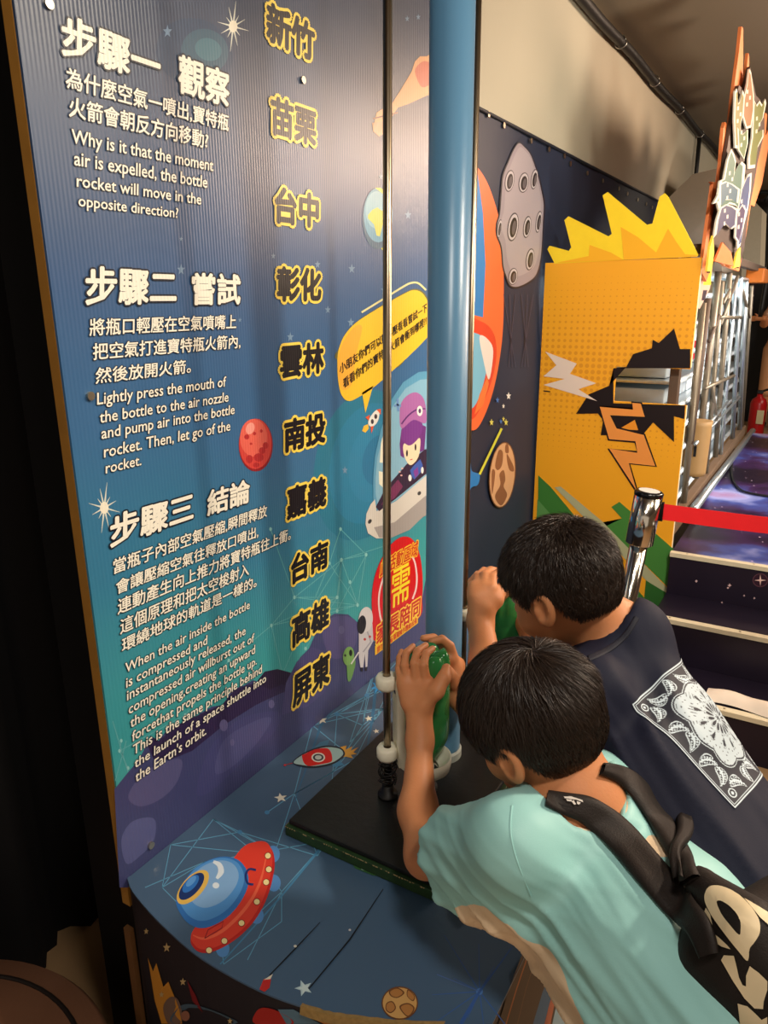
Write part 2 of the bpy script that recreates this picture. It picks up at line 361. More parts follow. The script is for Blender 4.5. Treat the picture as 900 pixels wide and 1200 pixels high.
# pale rocket near the top right
A.poly([(482, 84), (486, 72), (492, 66), (500, 66), (508, 60), (516, 66), (522, 62), (524, 108), (500, 112), (478, 122), (466, 126), (456, 142), (438, 146), (441, 132), (460, 120), (470, 104)], (214, 158, 106))
A.poly([(436, 144), (456, 141), (458, 152), (444, 160), (437, 154)], (206, 150, 110)); A.line([(437, 139), (466, 132)], 1.6, (110, 70, 60))
A.poly([(486, 84), (492, 74), (500, 72), (510, 80), (506, 96), (494, 102)], (196, 96, 70), True)
# speech bubble
bub = smooth_closed([(395, 424), (397, 408), (404, 392), (416, 379), (432, 368), (452, 356), (472, 345), (484, 340), (494, 343), (501, 353), (508, 366), (508, 384), (496, 396), (478, 416), (458, 434)], 4)
A.poly([(x + 1, y - 1.6) for x, y in bub], (110, 110, 60))
tail = smooth_closed([(395, 424), (397, 408), (404, 392), (416, 379), (432, 368), (452, 356), (472, 345), (484, 340), (494, 343), (501, 353), (508, 366), (508, 384), (498, 398), (478, 418), (458, 436), (440, 452), (424, 463), (409, 470), (400, 463), (396, 446)], 4)
A.poly(tail, (244, 196, 50)); A.poly([(424, 460), (428, 484), (437, 452)], (244, 196, 50)); A.poly([(396, 430), (400, 405), (414, 384), (424, 384), (416, 420), (412, 450), (400, 456)], (246, 178, 62), True)
A.line([(423.5, 366), (448, 351), (473, 335.5), (482, 331.5), (490, 332), (499, 340)], 2.2, (226, 220, 160), True)
# little rocket and the saucer with its glass dome
A.poly([(424, 505), (426, 499), (431, 497), (432, 502), (428, 507)], (240, 190, 60)); A.poly([(431, 496), (434, 488), (440, 481), (444, 481), (444, 488), (441, 496), (435, 500)], (232, 232, 226), True)
A.poly([(441, 480), (446, 479), (446, 486)], (226, 90, 50)); A.poly([(428, 489), (433, 486), (432, 493)], (226, 90, 50)); A.poly([(434, 500), (438, 499), (435, 508)], (226, 90, 50))
A.ell(436, 494, 1.8, 3, (60, 50, 60), n=10); A.ell(440, 488, 1.8, 3, (60, 50, 60), n=10)
A.poly([(437, 584), (437, 560), (439, 535), (446, 503), (456, 472), (472, 448), (490, 436), (512, 434), (524, 446), (524, 548), (497, 560), (464, 588), (441, 601)], (92, 158, 194))
A.poly([(440, 578), (440, 560), (442, 536), (450, 505), (460, 476), (475, 455), (492, 445), (512, 443), (518, 460), (518, 548), (497, 560), (464, 586), (443, 598)], (134, 184, 210))
A.poly([(428, 614), (429, 602), (434, 591), (439, 585), (441, 599), (464, 587), (497, 559), (524, 536), (524, 590), (495, 606), (479.5, 621), (458.5, 630), (441, 631), (431, 625)], (214, 210, 202), False)
A.poly([(438, 618), (462, 612), (497, 582), (524, 562), (524, 590), (495, 606), (479.5, 621), (458.5, 630), (444, 630)], (164, 158, 156))
A.poly([(440, 594), (451, 573), (476, 544), (497, 527), (516, 520), (518, 540), (497, 557), (464, 584), (444, 599)], (48, 32, 58))
A.poly([(446, 592), (456, 574), (466, 562), (472, 570), (462, 584)], (120, 52, 92))
A.poly([(444.5, 542), (446, 520), (451, 498), (455, 486), (456, 543)], (238, 236, 214)); A.poly([(443.6, 552), (456, 555), (456, 573), (450, 573), (444, 567)], (238, 236, 214))
for x, y in ((471, 549), (468, 553), (470, 557)): A.ell(x, y, 1.3, 1, (236, 190, 180), n=8)
A.ell(433, 611, 2, 3, (60, 60, 60), rot=30, n=10); A.ell(491, 578, 2, 2.6, (60, 60, 60), rot=30, n=10)
A.poly([(470, 503), (468, 520), (469, 534), (473, 537), (474, 512), (482, 522), (490, 514), (492, 530), (497, 527), (499, 500), (486, 494)], (110, 50, 128))
A.poly([(473, 520), (473, 533), (480.4, 545), (490, 535), (492, 514), (484, 518)], (240, 220, 186), True)
A.poly([(470, 506), (474, 494), (488, 490), (495, 498), (491, 512), (480, 522), (471, 516)], (122, 58, 142), True)
A.poly([(470, 502), (468, 482), (471, 470), (479, 462), (488, 460), (496, 467), (499, 482), (498, 496), (484, 492)], (172, 108, 172), True)
A.line([(470, 497), (478, 487), (488, 480), (498, 479)], 1.8, (100, 50, 120), True); A.ell(491.5, 481.5, 3.4, 6, (242, 242, 236)); A.ell(491.5, 481.5, 1.6, 3, (90, 60, 110), n=10)
A.ell(476.5, 531, 1.1, 4, (30, 24, 34), n=12); A.ell(486.5, 524, 1.1, 4, (30, 24, 34), n=12); A.line([(480, 539), (483, 538)], 1, (200, 60, 60))
A.poly([(480, 551), (484, 546), (492, 538), (495, 545), (494, 552), (485, 562), (482, 558)], (60, 96, 180)); A.poly([(484, 552), (489, 547), (490, 555), (486, 560)], (130, 60, 150))
A.ell(480, 560, 2, 4, (238, 236, 230), n=10); A.ell(494.5, 551, 1.6, 4, (238, 236, 230), n=10)
for dx, dy in ((0, -7), (4, 2), (-4, 2), (1, 8)): A.line([(465.5, 474), (465.5 + dx, 474 + dy)], 2.4, (110, 150, 206))
# round red notice
red = smooth_closed([(435.6, 716), (436, 690), (441, 668), (451, 647), (463, 633), (474, 628.6), (484, 633), (491, 648), (494.6, 672), (494.4, 700), (489, 726), (440, 752)], 5)
A.poly(red, (216, 22, 30))
A.line([(449.7, 673.7), (445, 690), (443.4, 704), (444.5, 718), (447, 729)], 2, (240, 214, 214), True); A.line([(482, 651), (486, 660), (488, 676), (487, 690), (483, 702)], 2, (240, 214, 214), True)
A.poly([(439, 768), (439, 757), (489, 719), (489.5, 730)], (244, 196, 40))
# astronaut and small green alien
A.poly([(407, 797), (406, 780), (405, 765), (414, 770), (416, 778), (411, 796)], (104, 152, 84), True); A.ell(408, 768.6, 6.5, 11, (120, 168, 92), rot=8); A.ell(410.5, 765, 2, 4, (20, 24, 20), n=12); A.ell(404, 768, 1.2, 1.6, (24, 30, 24), n=10)
A.line([(411, 778), (420, 764)], 1.6, (210, 208, 210))
A.poly([(420, 740), (420, 770), (422, 783), (425, 783), (427, 766), (428, 783), (430, 781), (431, 762), (437, 751), (436, 731), (430, 722)], (202, 200, 206)); A.ell(428, 726, 8.4, 15, (214, 212, 214), rot=6); A.ell(423.4, 732, 5, 11, (24, 20, 26), rot=6)
A.line([(430, 740), (434, 752), (425, 764)], 1.6, (160, 158, 170)); A.ell(427, 749, 1.6, 1.6, (190, 60, 60), n=8); A.ell(433, 746, 1.4, 1.6, (190, 60, 60), n=8); A.poly([(422, 782), (425, 782), (424.5, 787), (422, 786)], (30, 24, 40)); A.poly([(427, 782), (430, 781), (429.5, 786), (427, 786)], (30, 24, 40))
A.build('printed_artwork', ep)
TL_ = A.layer + 2
WH = (250, 246, 230); DK = (24, 30, 44)
T1 = [(.075, DK), (.03, WH)]; T2 = [(.06, DK), (.016, WH)]; T3 = [(.055, DK), (.012, WH)]
for s_, xl, yt, yb, xr in (("步驟一", 71, 14, 65, 187), ("觀察", 208, 62, 109, 268), ("步驟二", 99, 311, 358, 206), ("嘗試", 224, 319, 358, 281), ("步驟三", 128, 604, 643, 226), ("結論", 242, 575, 606, 292)):
    htext(PA, s_, xl, yt, yb, xr, T1, 'board', TL_)
for s_, xl, yt, yb, xr in (("為什麼空氣一噴出,寶特瓶", 76, 78, 104, 267), ("火箭會朝反方向移動?", 80, 112, 137, 243), ("將瓶口輕壓在空氣噴嘴上", 104, 373, 394, 276), ("把空氣打進寶特瓶火箭內,", 108, 402, 423, 281), ("然後放開火箭。", 111, 431, 450, 223),
                           ("當瓶子內部空氣壓縮,瞬間釋放", 132, 655, 674, 312), ("會讓壓縮空氣往釋放口噴出,", 135, 680, 698, 302), ("連動產生向上推力將寶特瓶往上衝。", 137, 702, 721, 340), ("這個原理和把太空梭射入", 140, 725, 744, 291), ("環繞地球的軌道是一樣的。", 142, 748, 765, 300)):
    htext(PA, s_, xl, yt, yb, xr, T2, 'board', TL_)
for s_, xl, yt, yb, xr in (("Why is it that the moment", 83, 151, 173, 249), ("air is expelled, the bottle", 86, 177, 199, 242), ("rocket will move in the", 89, 204, 219, 235), ("opposite direction?", 91, 228, 246, 208),
                           ("Lightly press the mouth of", 113, 460, 479, 264), ("the bottle to the air nozzle", 116, 482, 496, 267), ("and pump air into the bottle", 118, 501, 519, 274), ("rocket. Then, let go of the", 121, 522, 541, 269), ("rocket.", 123, 542, 555, 165),
                           ("When the air inside the bottle", 146, 777, 789, 292), ("is compressed and", 147, 794, 810, 242), ("instantaneously released, the", 148, 809, 825, 287), ("compressed air willburst out of", 150, 825, 841, 297), ("the opening,creating an upward", 152, 841, 857, 298),
                           ("forcethat propels the bottle up.", 154, 857, 873, 300), ("This is the same principle behind", 155, 873, 889, 306), ("the launch of a space shuttle into", 157, 889, 904, 311), ("the Eartn's orbit.", 158, 904, 917, 241)):
    htext(PA, s_, xl, yt, yb, xr, T3, 'board', TL_)
YL = (250, 220, 90); BK = (18, 16, 22)
for s_, xl, yt, yb, xr in (("新竹", 311, -1, 49, 368), ("苗栗", 316, 110, 158, 370), ("台中", 321, 217, 262, 373), ("彰化", 323, 311, 354, 376), ("雲林", 327, 404, 445, 379), ("南投", 332, 492, 532, 381), ("嘉義", 335, 572, 611, 382), ("台南", 340, 651, 687, 384), ("高雄", 341, 722, 761, 385), ("屏東", 342, 791, 832, 386)):
    htext(PA, s_, xl, yt, yb, xr, [(.125, YL), (.048, BK)], 'board', TL_)
text(PA, "小朋友你們可以動手壓看看嘗試一下", (398, 439), (500, 365), (397, 427), [(.02, BK)], 'board', TL_)
text(PA, "看看你們的寶特瓶火箭會衝到哪裡??", (402, 456), (500, 380), (401, 444), [(.02, BK)], 'board', TL_)
RD = (206, 30, 24)
text(PA, "此活動區域", (444, 677), (488.7, 651), (445.5, 657), [(.09, (250, 206, 60)), (.02, RD)], 'board', TL_)
text(PA, "需", (458, 714), (479, 701), (459, 669), [(.07, (230, 40, 20)), (.010, (250, 232, 50))], 'board', TL_)
text(PA, "家長陪同", (440, 757), (491.5, 721), (441, 732), [(.1, (250, 214, 70)), (.03, RD)], 'board', TL_)
text(PA, "請勿讓孩童單獨操作體驗設備", (441, 766), (488, 730), (441, 758), [(.02, RD)], 'board', TL_)
flush_texts('lettering', ep)
# ================================================================== COUNTER
tb = thing('exhibit_counter', 'low round-ended counter with dark blue space print in front of the printed board', 'table', (-.55, 1.2, 0))
edge = smooth_open([(148, 1023), (152, 1038), (161, 1052), (186, 1080), (225, 1115), (264, 1140), (307, 1162), (350, 1178), (396, 1190), (450, 1197), (520, 1200), (556, 1201), (576, 1199)], 3)
E3 = [PT.p(x, y) for x, y in edge]; XR = -.254
E3[0] = np.array([AX + .001, E3[0][1], TZ]); E3[-1][0] = XR
out = [(p[0], p[1]) for p in E3] + [(XR, 1.86), (AX + .001, 1.86)]
n = len(out)
V = [(x, y, TZ) for x, y in out] + [(x, y, TZ - .003) for x, y in out]
t = tess(out); Fc = t + [[a + n, c + n, b_ + n] for a, b_, c in t] + [[i, (i + 1) % n, (i + 1) % n + n, i + n] for i in range(n)]
tm = mat('counter_print_blue', (70, 96, 124), .36, spec=.4, var=.22, vscale=2.2)
obj('counter_top', V, Fc, tm, tb)
def inset(d):
    cx, cy = -.55, 1.25
    return [(x + (d if x < cx else -d) * (1 if abs(x - cx) > .2 else .5), y + (d if y < cy else -d)) for x, y in out]
ii = inset(.0015)
V = [(x, y, TZ - .003) for x, y in ii] + [(x, y, 0.0) for x, y in ii]
obj('apron', V, [[i, (i + 1) % n, (i + 1) % n + n, i + n] for i in range(n)] , mat('apron_print_dark', (26, 25, 34), .5, var=.3, vscale=4), tb)
# chipped board edge
ch = [PT.p(x, y, .0) for x, y in smooth_open([(352, 1179), (372, 1186), (396, 1191), (430, 1196), (470, 1199), (520, 1201)], 4)]
V = []; Fc = []
for i, q in enumerate(ch):
    wq = .004 + .002 * random.random(); V += [q + [0, 0, .0006], q + [0, wq, .0006], q + [0, -.0022, -.012]]
for i in range(len(ch) - 1): Fc += [[3 * i, 3 * i + 3, 3 * i + 4, 3 * i + 1], [3 * i, 3 * i + 2, 3 * i + 5, 3 * i + 3]]
obj('chipped_edge', V, Fc, mat('bare_fibreboard', (150, 120, 70), .8, var=.4, vscale=150), tb)
A = Art(PT, 'table')
random.seed(5)
net = [(313, 952), (300, 1000), (281, 975), (383, 985), (372, 1003), (330, 1045), (322, 1000), (345, 930), (390, 905), (250, 960), (200, 990), (240, 1010), (190, 1040), (170, 1040), (290, 1125), (262, 1130), (330, 1080), (260, 1110), (416, 890), (395, 837), (366, 850), (430, 815), (440, 780), (470, 770), (450, 830), (410, 870), (460, 800), (425, 850), (500, 760), (483, 790)]
nl = (98, 160, 194)
for i, p in enumerate(net):
    for j, q in enumerate(net):
        if j > i and math.dist(p, q) < 105 and random.random() < .42: A.line([p, q], .9, nl)
for p in net[:4] + net[18:24]: A.ell(p[0], p[1], 3, 2.4, (72, 132, 176), n=12)
A.line([(383, 985), (330, 1050), (258, 1130)], [3, 2, 1.6], (70, 128, 168)); A.line([(345, 940), (376, 850), (440, 770)], [1, 3, 2], (56, 104, 140))
A.line([(443, 770), (438, 830), (430, 880)], [2, 4, 2], (52, 110, 150)); A.star(443, 805, 9, (52, 150, 214), n=7, inner=.4); A.ell(443, 782, 2.6, 2.4, (60, 140, 200), n=10)
for i in range(9):
    a = math.radians(60 + i * 31); L = 34 + 22 * (i % 3); A.line([(562, 1162), (562 + L * math.cos(a), 1162 - L * math.sin(a))], [1.6, .6], (58, 96, 160))
A.ell(562, 1162, 4, 4, (80, 130, 200), n=12); A.line([(540, 1200), (562, 1162), (600, 1110)], [5, 3, 1], (54, 92, 160)); A.line([(512, 1142), (562, 1162)], 1, (80, 110, 170))
for x, y, r in ((329, 935, 8), (377.5, 844, 6.5), (426, 797, 5), (432, 842, 5), (441, 857, 4)): A.star(x, y, r, (228, 224, 206), rot=-100, sy=.72)
A.star(356, 1158, 11, (190, 216, 222), rot=-110, sy=.9); A.star(357, 1158, 8, (214, 232, 232), rot=-110, sy=.9)
# saucer
ring = [(224, 1098), (228, 1112), (240, 1117), (258, 1112), (280, 1098), (299, 1078), (313, 1052), (321, 1022), (321, 1002), (314, 991), (300, 991), (284, 999), (262, 1030), (244, 1070)]
for x, y in ((317, 1001), (318, 1035), (298, 1073), (258, 1112)): A.ell(x + 3, y, 8, 10, (86, 140, 200), n=16)
A.poly(ring, (196, 36, 30), True); A.poly([(x - 1 + (270 - x) * .03, y - 4) for x, y in ring], (226, 62, 44), True)
A.line([(226, 1096), (240, 1100), (262, 1090), (288, 1064), (304, 1036), (312, 1004)], [1, 3, 4, 4, 3, 1], (244, 104, 72), True)
for x, y in ((316, 1003), (317, 1019), (314, 1034), (303, 1057), (285, 1082), (265, 1103), (247, 1114)): A.ell(x - 2, y, 4.2, 4.2, (120, 20, 20), n=14); A.ell(x - 2, y, 3.4, 3.4, (250, 226, 160), n=14)
bl = [(207, 1062), (208, 1050), (214, 1036), (226, 1020), (243, 1009), (262, 1004), (279, 1008), (289, 1020), (291, 1036), (284, 1054), (270, 1072), (252, 1084), (234, 1088), (218, 1080)]
A.poly(bl, (52, 116, 190), True); A.poly([(x * .9 + 24, y * .88 + 122) for x, y in bl], (84, 150, 216), True); A.poly([(x * .72 + 70, y * .66 + 346) for x, y in bl], (132, 176, 222), True)
A.ell(226, 1040, 12, 25, (232, 190, 90), rot=42); A.ell(224.5, 1039, 9, 20, (24, 52, 110), rot=42); A.ell(223.5, 1036, 6, 13, (52, 120, 200), rot=42); A.ell(224, 1033, 3.5, 8, (96, 160, 226), rot=42)
A.line([(250, 1010), (257, 1014), (259, 1022), (254, 1030)], [3, 6, 7, 3], (226, 238, 248), True); A.ell(253, 1038, 4, 3.6, (226, 238, 248), n=14)
A.line([(300, 1020), (292, 1019), (288, 1026), (290, 1035), (297, 1037)], 2.6, (34, 48, 110), True)
A.line([(240, 1100), (260, 1088), (262, 1080), (244, 1090), (240, 1100)], 1, (150, 30, 40))
# rocket
A.poly([(368, 877), (375, 870), (386, 867), (383, 876), (382, 883), (372, 884)], (70, 120, 150)); A.poly([(384, 893), (398, 892), (404, 897), (392, 899)], (70, 130, 170))
A.poly([(398, 876), (406, 874), (405, 879), (413, 875), (411, 880), (420, 876), (414, 882), (419, 884), (411, 885), (414, 889), (405, 887), (398, 889)], (214, 160, 64))
A.poly([(343, 894), (352, 885), (366, 878), (382, 874), (398, 876), (404, 882), (402, 888), (390, 896), (370, 900), (354, 899)], (30, 36, 50), True)
A.poly([(344, 894), (353, 886), (366, 880), (382, 876), (397, 877.5), (402, 882), (400, 887), (389, 894), (370, 898), (355, 897)], (158, 190, 190), True)
A.poly([(354, 886), (357, 884), (368, 879), (380, 877), (386, 879), (389, 886), (388, 893), (376, 896), (362, 898), (356, 894)], (206, 34, 32), True)
A.ell(373, 888, 8, 5.6, (220, 220, 210)); A.ell(373, 888, 6.2, 4.2, (60, 60, 70)); A.ell(373, 888, 4, 2.6, (190, 200, 196), n=14)
A.line([(334, 897), (343, 894.5)], 1, (160, 60, 60)); A.ell(334, 897, 1.6, 1.4, (190, 50, 60), n=8)
# small planet, red rocket, green patch
A.ell(468.5, 1176, 21.5, 19.5, (108, 66, 34)); A.ell(468.5, 1176, 20, 18, (206, 160, 96))
for P_ in ([(456, 1162), (466, 1158), (474, 1164), (466, 1170), (458, 1168)], [(453, 1176), (460, 1174), (464, 1182), (458, 1188), (452, 1184)], [(468, 1180), (478, 1176), (486, 1182), (480, 1192), (474, 1190)], [(478, 1160), (486, 1168), (484, 1174), (477, 1168)]):
    A.poly(P_, (112, 70, 38), True); A.poly([(x * .8 + sum(q[0] for q in P_) / len(P_) * .2, y * .8 + sum(q[1] for q in P_) / len(P_) * .2) for x, y in P_], (178, 122, 66), True)
A.poly([(304, 1160), (309, 1148), (318, 1146), (316, 1158), (310, 1163)], (196, 40, 36)); A.poly([(309, 1149), (320, 1142), (317, 1148)], (230, 220, 200))
A.poly([(408, 1006), (418, 1012), (440, 1020), (456, 1024), (456, 1030), (436, 1026), (416, 1018)], (60, 106, 60)); A.poly([(418, 1012), (432, 1015), (440, 1022), (424, 1020)], (160, 186, 190))
A.build('printed_artwork', tb)
A = Art(PT, 'table'); A.layer = 120
A.line([(316, 1144), (345, 1114), (375, 1082)], [1.4, 1.6, .8], (12, 14, 20)); A.line([(362, 1160), (410, 1102), (449, 1043)], [1.4, 1.8, .8], (12, 14, 20)); A.ell(346, 1110, 2, 1.6, (220, 214, 200), n=8); A.ell(410, 1091, 1.6, 1.4, (200, 200, 200), n=8)
A.build('seam_line', tb)
# apron prints: rocket at the left end, stripes on the right side
class Cyl:                                         # vertical apron surface following the counter edge
    ax = 0; val = 0; sgn = 1
    def p(s, px, py, off=0):
        d = ray(px, py); best = None
        for i in range(len(ii) - 3):
            a = np.array(ii[i]); b_ = np.array(ii[i + 1]); e = b_ - a
            M = np.array([[d[0], -e[0]], [d[1], -e[1]]])
            if abs(np.linalg.det(M)) < 1e-9: continue
            t_, u_ = np.linalg.solve(M, a - CAM[:2])
            if -.02 <= u_ <= 1.02 and t_ > 0:
                q = CAM + d * t_
                if best is None or t_ < best[0]: best = (t_, q, e)
        if best is None: return s.p(px + 3, py, off)
        e = best[2] / np.linalg.norm(best[2]); nrm = np.array([e[1], -e[0], 0]); nrm = nrm if nrm[1] < 0 else -nrm
        return best[1] + nrm * (off + .001)
A = Art(Cyl(), 'flat')
for x, y, r in ((172, 1091, 4), (196, 1110, 6), (215, 1150, 5), (190, 1165, 4), (270, 1196, 4)): A.star(x, y, r, (196, 168, 120), sx=.8)
A.poly([(174, 1122), (180, 1138), (184, 1128), (192, 1156), (198, 1150), (210, 1180), (214, 1199), (190, 1199), (182, 1172)], (206, 140, 52))
A.poly([(192, 1180), (200, 1168), (210, 1172), (214, 1196), (198, 1199)], (120, 96, 84), True)
A.poly([(204, 1199), (210, 1180), (224, 1176), (246, 1182), (266, 1190), (276, 1199)], (70, 92, 110), True); A.ell(218, 1190, 5, 6, (150, 100, 80)); A.poly([(220, 1148), (226, 1172), (238, 1186), (230, 1166)], (120, 26, 34))
A.poly([(300, 1186), (310, 1180), (330, 1186), (344, 1199), (300, 1199)], (170, 40, 36), True); A.poly([(326, 1182), (344, 1182), (376, 1199), (336, 1199)], (90, 120, 140)); A.poly([(352, 1186), (360, 1188), (392, 1199), (380, 1199)], (190, 120, 60))
A.build('apron_artwork', tb)
PS = Pl(0, XR - .0005, 1); A = Art(PS, 'flat')
A.poly([(612, 1118), (660, 1080), (720, 1080), (700, 1240), (572, 1240), (596, 1160)], (46, 34, 26))
A.line([(624, 1104), (605, 1160), (590, 1210)], 1.5, (170, 96, 44)); A.line([(634, 1104), (616, 1160), (604, 1210)], 1, (96, 62, 40))
A.poly([(652, 1122), (658, 1128), (648, 1160), (634, 1215), (620, 1215), (636, 1162)], (36, 98, 138)); A.poly([(655, 1130), (662, 1136), (652, 1165), (642, 1215), (634, 1215), (646, 1168)], (158, 84, 60)); A.poly([(662, 1134), (676, 1150), (664, 1215), (644, 1215), (654, 1168)], (130, 160, 172)); A.poly([(668, 1160), (676, 1164), (670, 1215), (662, 1215)], (176, 88, 56))
A.build('side_artwork', tb)
obj('corner_strip', *box((AX - .016, yL - .010, 0), (AX - .001, yL - .002, TZ - .10)), mat('strip_wood', (96, 62, 30), .6, var=.2, vscale=25), tb)
# ================================================================== LAUNCH RIG ON THE COUNTER
bb = thing('base_board', 'black square base board with worn green edge lying on the counter', 'board', (-.55, 1.1, TZ + .02))
obj('board', *box((-.688, .812, TZ + .0205), (-.412, 1.46, TZ + .030), .002), mat('black_rubber_mat', (17, 17, 18), .5, var=.5, vscale=14, bump=.2, bscale=90), bb)
obj('lower_board', *box((-.692, .806, TZ + .0015), (-.406, 1.464, TZ + .0200), .001), mat('green_worn_edge', (34, 62, 30), .6, var=.6, vscale=60), bb)
# worn light line between the two layers
V = []; Fc = []; random.seed(9); k = 0
for a, b_, sx in (((-.692, .806), (-.406, .806), 0), ((-.406, .806), (-.406, 1.464), 1), ((-.692, 1.464), (-.692, .806), 1)):
    m_ = 60 if sx == 0 else 120
    for i in range(m_):
        if random.random() < .35: continue
        t0 = i / m_; t1 = t0 + random.uniform(.4, 1) / m_; h = random.uniform(.0006, .0022)
        p0 = np.array(a) + (np.array(b_) - a) * t0; p1 = np.array(a) + (np.array(b_) - a) * t1
        nrm = np.array([0, -1]) if sx == 0 else np.array([1 if a[0] > -.5 else -1, 0]); p0 = p0 + nrm * .0006; p1 = p1 + nrm * .0006
        z = TZ + .0195; V += [(*p0, z - h), (*p1, z - h), (*p1, z + .0006), (*p0, z + .0006)]; Fc.append([k, k + 1, k + 2, k + 3]); k += 4
tag(obj('worn_edge', V, Fc, mat('worn_cream', (176, 156, 110), .8, var=.4, vscale=200), bb), 'chipped pale paint line', kind='stuff')
BZ = TZ + .0305
pipe = thing('launch_pipe', 'thick upright blue plastic pipe standing on the black base board', 'pipe', (-.548, 1.114, BZ))
pbm = mat('blue_pipe', (88, 134, 168), .3, spec=.5, var=.12, vscale=5, stretch=(1, 1, .15))
V, Fc = lathe((-.548, 1.114, BZ + .006), [(.0335, 0), (.0340, .02), (.0340, 2.0)], 48); obj('tube', V, Fc, pbm, pipe, True)
V, Fc = lathe((-.548, 1.114, BZ), [(.0375, 0), (.0375, .014), (.0345, .018)], 48); obj('collar', V, Fc, mat('pipe_collar', (150, 156, 150), .5), pipe)
# green plastic bottle standing upside down
def bottle(loc, label):
    t = thing('plastic_bottle', label, 'bottle', loc, 'upturned green bottles on the launch rig')
    x, y, z = loc; gm = mat('green_plastic', (70, 165, 88), .12, spec=.6, var=.05, trans=.5, ior=1.3)
    NN = 40; prof = [(.0115, -.052), (.0125, -.030), (.016, -.022), (.028, .0), (.0375, .022), (.0395, .036), (.0395, .075), (.0385, .079), (.0395, .083), (.0395, .12), (.0385, .124), (.0395, .128), (.0395, .168), (.037, .180), (.031, .190), (.018, .187), (.006, .180)]
    V, Fc = lathe(loc, prof, NN)
    V = np.array(V)
    for i, (r, h) in enumerate(prof):
        if h > .165:
            for k in range(NN):
                a = 2 * math.pi * k / NN; q = i * NN + k; f_ = abs(math.sin(2.5 * a))
                V[q, 2] -= (1 - f_) ** 2 * .014; s_ = 1 - .10 * (1 - f_) ** 2; V[q, 0] = x + (V[q, 0] - x) * s_; V[q, 1] = y + (V[q, 1] - y) * s_
    obj('bottle_body', V, Fc, gm, t, True)
    V, Fc = lathe((x, y, z - .055), [(.0135, 0), (.0135, .02), (.0125, .022)], 24); obj('bottle_neck_ring', V, Fc, mat('ivory_plastic', (238, 232, 210), .4), t, True)
    return t
bottle((-.527, 1.010, .732), 'green upturned plastic bottle held by the boy in the aqua shirt')
bottle((-.512, 1.328, .732), 'green upturned plastic bottle held by the boy in the navy shirt')
ivm = mat('ivory_plastic', (238, 232, 210), .4); stm = mat('steel_rod', (150, 134, 112), .28, 1, var=.2, vscale=20)
def rig(xr, yr, xb, yb, which):
    rod = thing('guide_rod', 'thin steel guide rod rising ' + which, 'rod', (xr, yr, BZ), 'steel guide rods beside the blue pipe')
    tl_ = R_ * (.018 if yr < 1.1 else 0); V, Fc = tube([(xr, yr, BZ), (xr, yr, .90), (xr + tl_[0], yr + tl_[1], 2.66)], .0065, 14); obj('rod', V, Fc, stm, rod, True)
    V, Fc = lathe((xr, yr, BZ), [(.018, 0), (.018, .006), (.011, .008), (.010, .022), (.007, .024)], 24); obj('foot', V, Fc, darkm, rod, True)
    # spring round the rod
    sp_ = thing('coil_spring', 'dark wiry spring at the foot of the rod ' + which, 'spring', (xr, yr, BZ + .025), 'springs at the feet of the rods')
    P = []
    for i in range(200):
        a = i * .48; rr = .014 + .003 * math.sin(i * .37) ; P.append((xr + rr * math.cos(a), yr + rr * math.sin(a), BZ + .027 + i * .00030 + .003 * math.sin(i * .9)))
    V, Fc = tube(P, .0011, 5); obj('coil', V, Fc, mat('black_wire', (20, 18, 18), .4, .4), sp_, True)
    c = thing('bottle_carriage', 'ivory sliding bottle holder on the rod ' + which, 'holder', (xr, yr, .72), 'ivory bottle holders')
    d = np.array([xb - xr, yb - yr]); L = np.linalg.norm(d); d /= L; nn_ = np.array([-d[1], d[0]])
    for z in (.866, .728):
        V, Fc = lathe((xr, yr, z), [(.0072, 0), (.016, .0), (.019, .005), (.019, .019), (.016, .024), (.0072, .024)], 28, False); obj('slide_ring', V, Fc, ivm, c, True)
    V, Fc = box((-.0035, -.015, .712), (.0035, .015, .888), .003); V = [(px0 * d[0] - py0 * d[1] + xr + d[0] * .020, px0 * d[1] + py0 * d[0] + yr + d[1] * .020, z0) for px0, py0, z0 in V]; obj('spine_plate', V, Fc, ivm, c)
    # flat spine beside the bottle, tapering to the tray
    px_ = np.array([xr, yr]) + d * .018
    for s_ in (-1, 1):
        q = px_ + nn_ * s_ * .010
        V, Fc = tube([(*q, .884), (*(q + d * .004), .86), (*(q + d * .004), .76), (*(q + d * .010 + nn_ * s_ * .004), .718), (*(q + d * .03 + nn_ * s_ * .014), .700)], [.010, .009, .009, .010, .009], 12); obj('side_rail', V, Fc, ivm, c, True)
    V, Fc = tube([(xr, yr, .878), (*(px_), .878)], .010, 12); obj('upper_lug', V, Fc, ivm, c, True)
    V, Fc = tube([(xr, yr, .738), (*(px_), .738)], .010, 12); obj('lower_lug', V, Fc, ivm, c, True)
    V, Fc = lathe((xb, yb, .690), [(.022, 0), (.042, .006), (.0445, .018), (.0445, .030), (.0415, .030), (.0405, .018), (.022, .008)], 40, False); obj('tray', V, Fc, ivm, c, True)
    V, Fc = tube([(*(px_ - d * .004), .858), (*(px_ + d * .012), .858)], .006, 10); obj('black_bolt', V, Fc, darkm, c, True)
    nz_ = thing('air_nozzle', 'black air nozzle under the bottle ' + which, 'nozzle', (xb, yb, BZ), 'air nozzles')
    V, Fc = lathe((xb, yb, BZ), [(.02, 0), (.02, .008), (.009, .012), (.008, .030), (.005, .034)], 24); obj('nozzle_body', V, Fc, darkm, nz_, True)
rig(-.574, .951, -.524, 1.003, 'left of the blue pipe')
rig(-.580, 1.273, -.512, 1.328, 'right of the blue pipe')
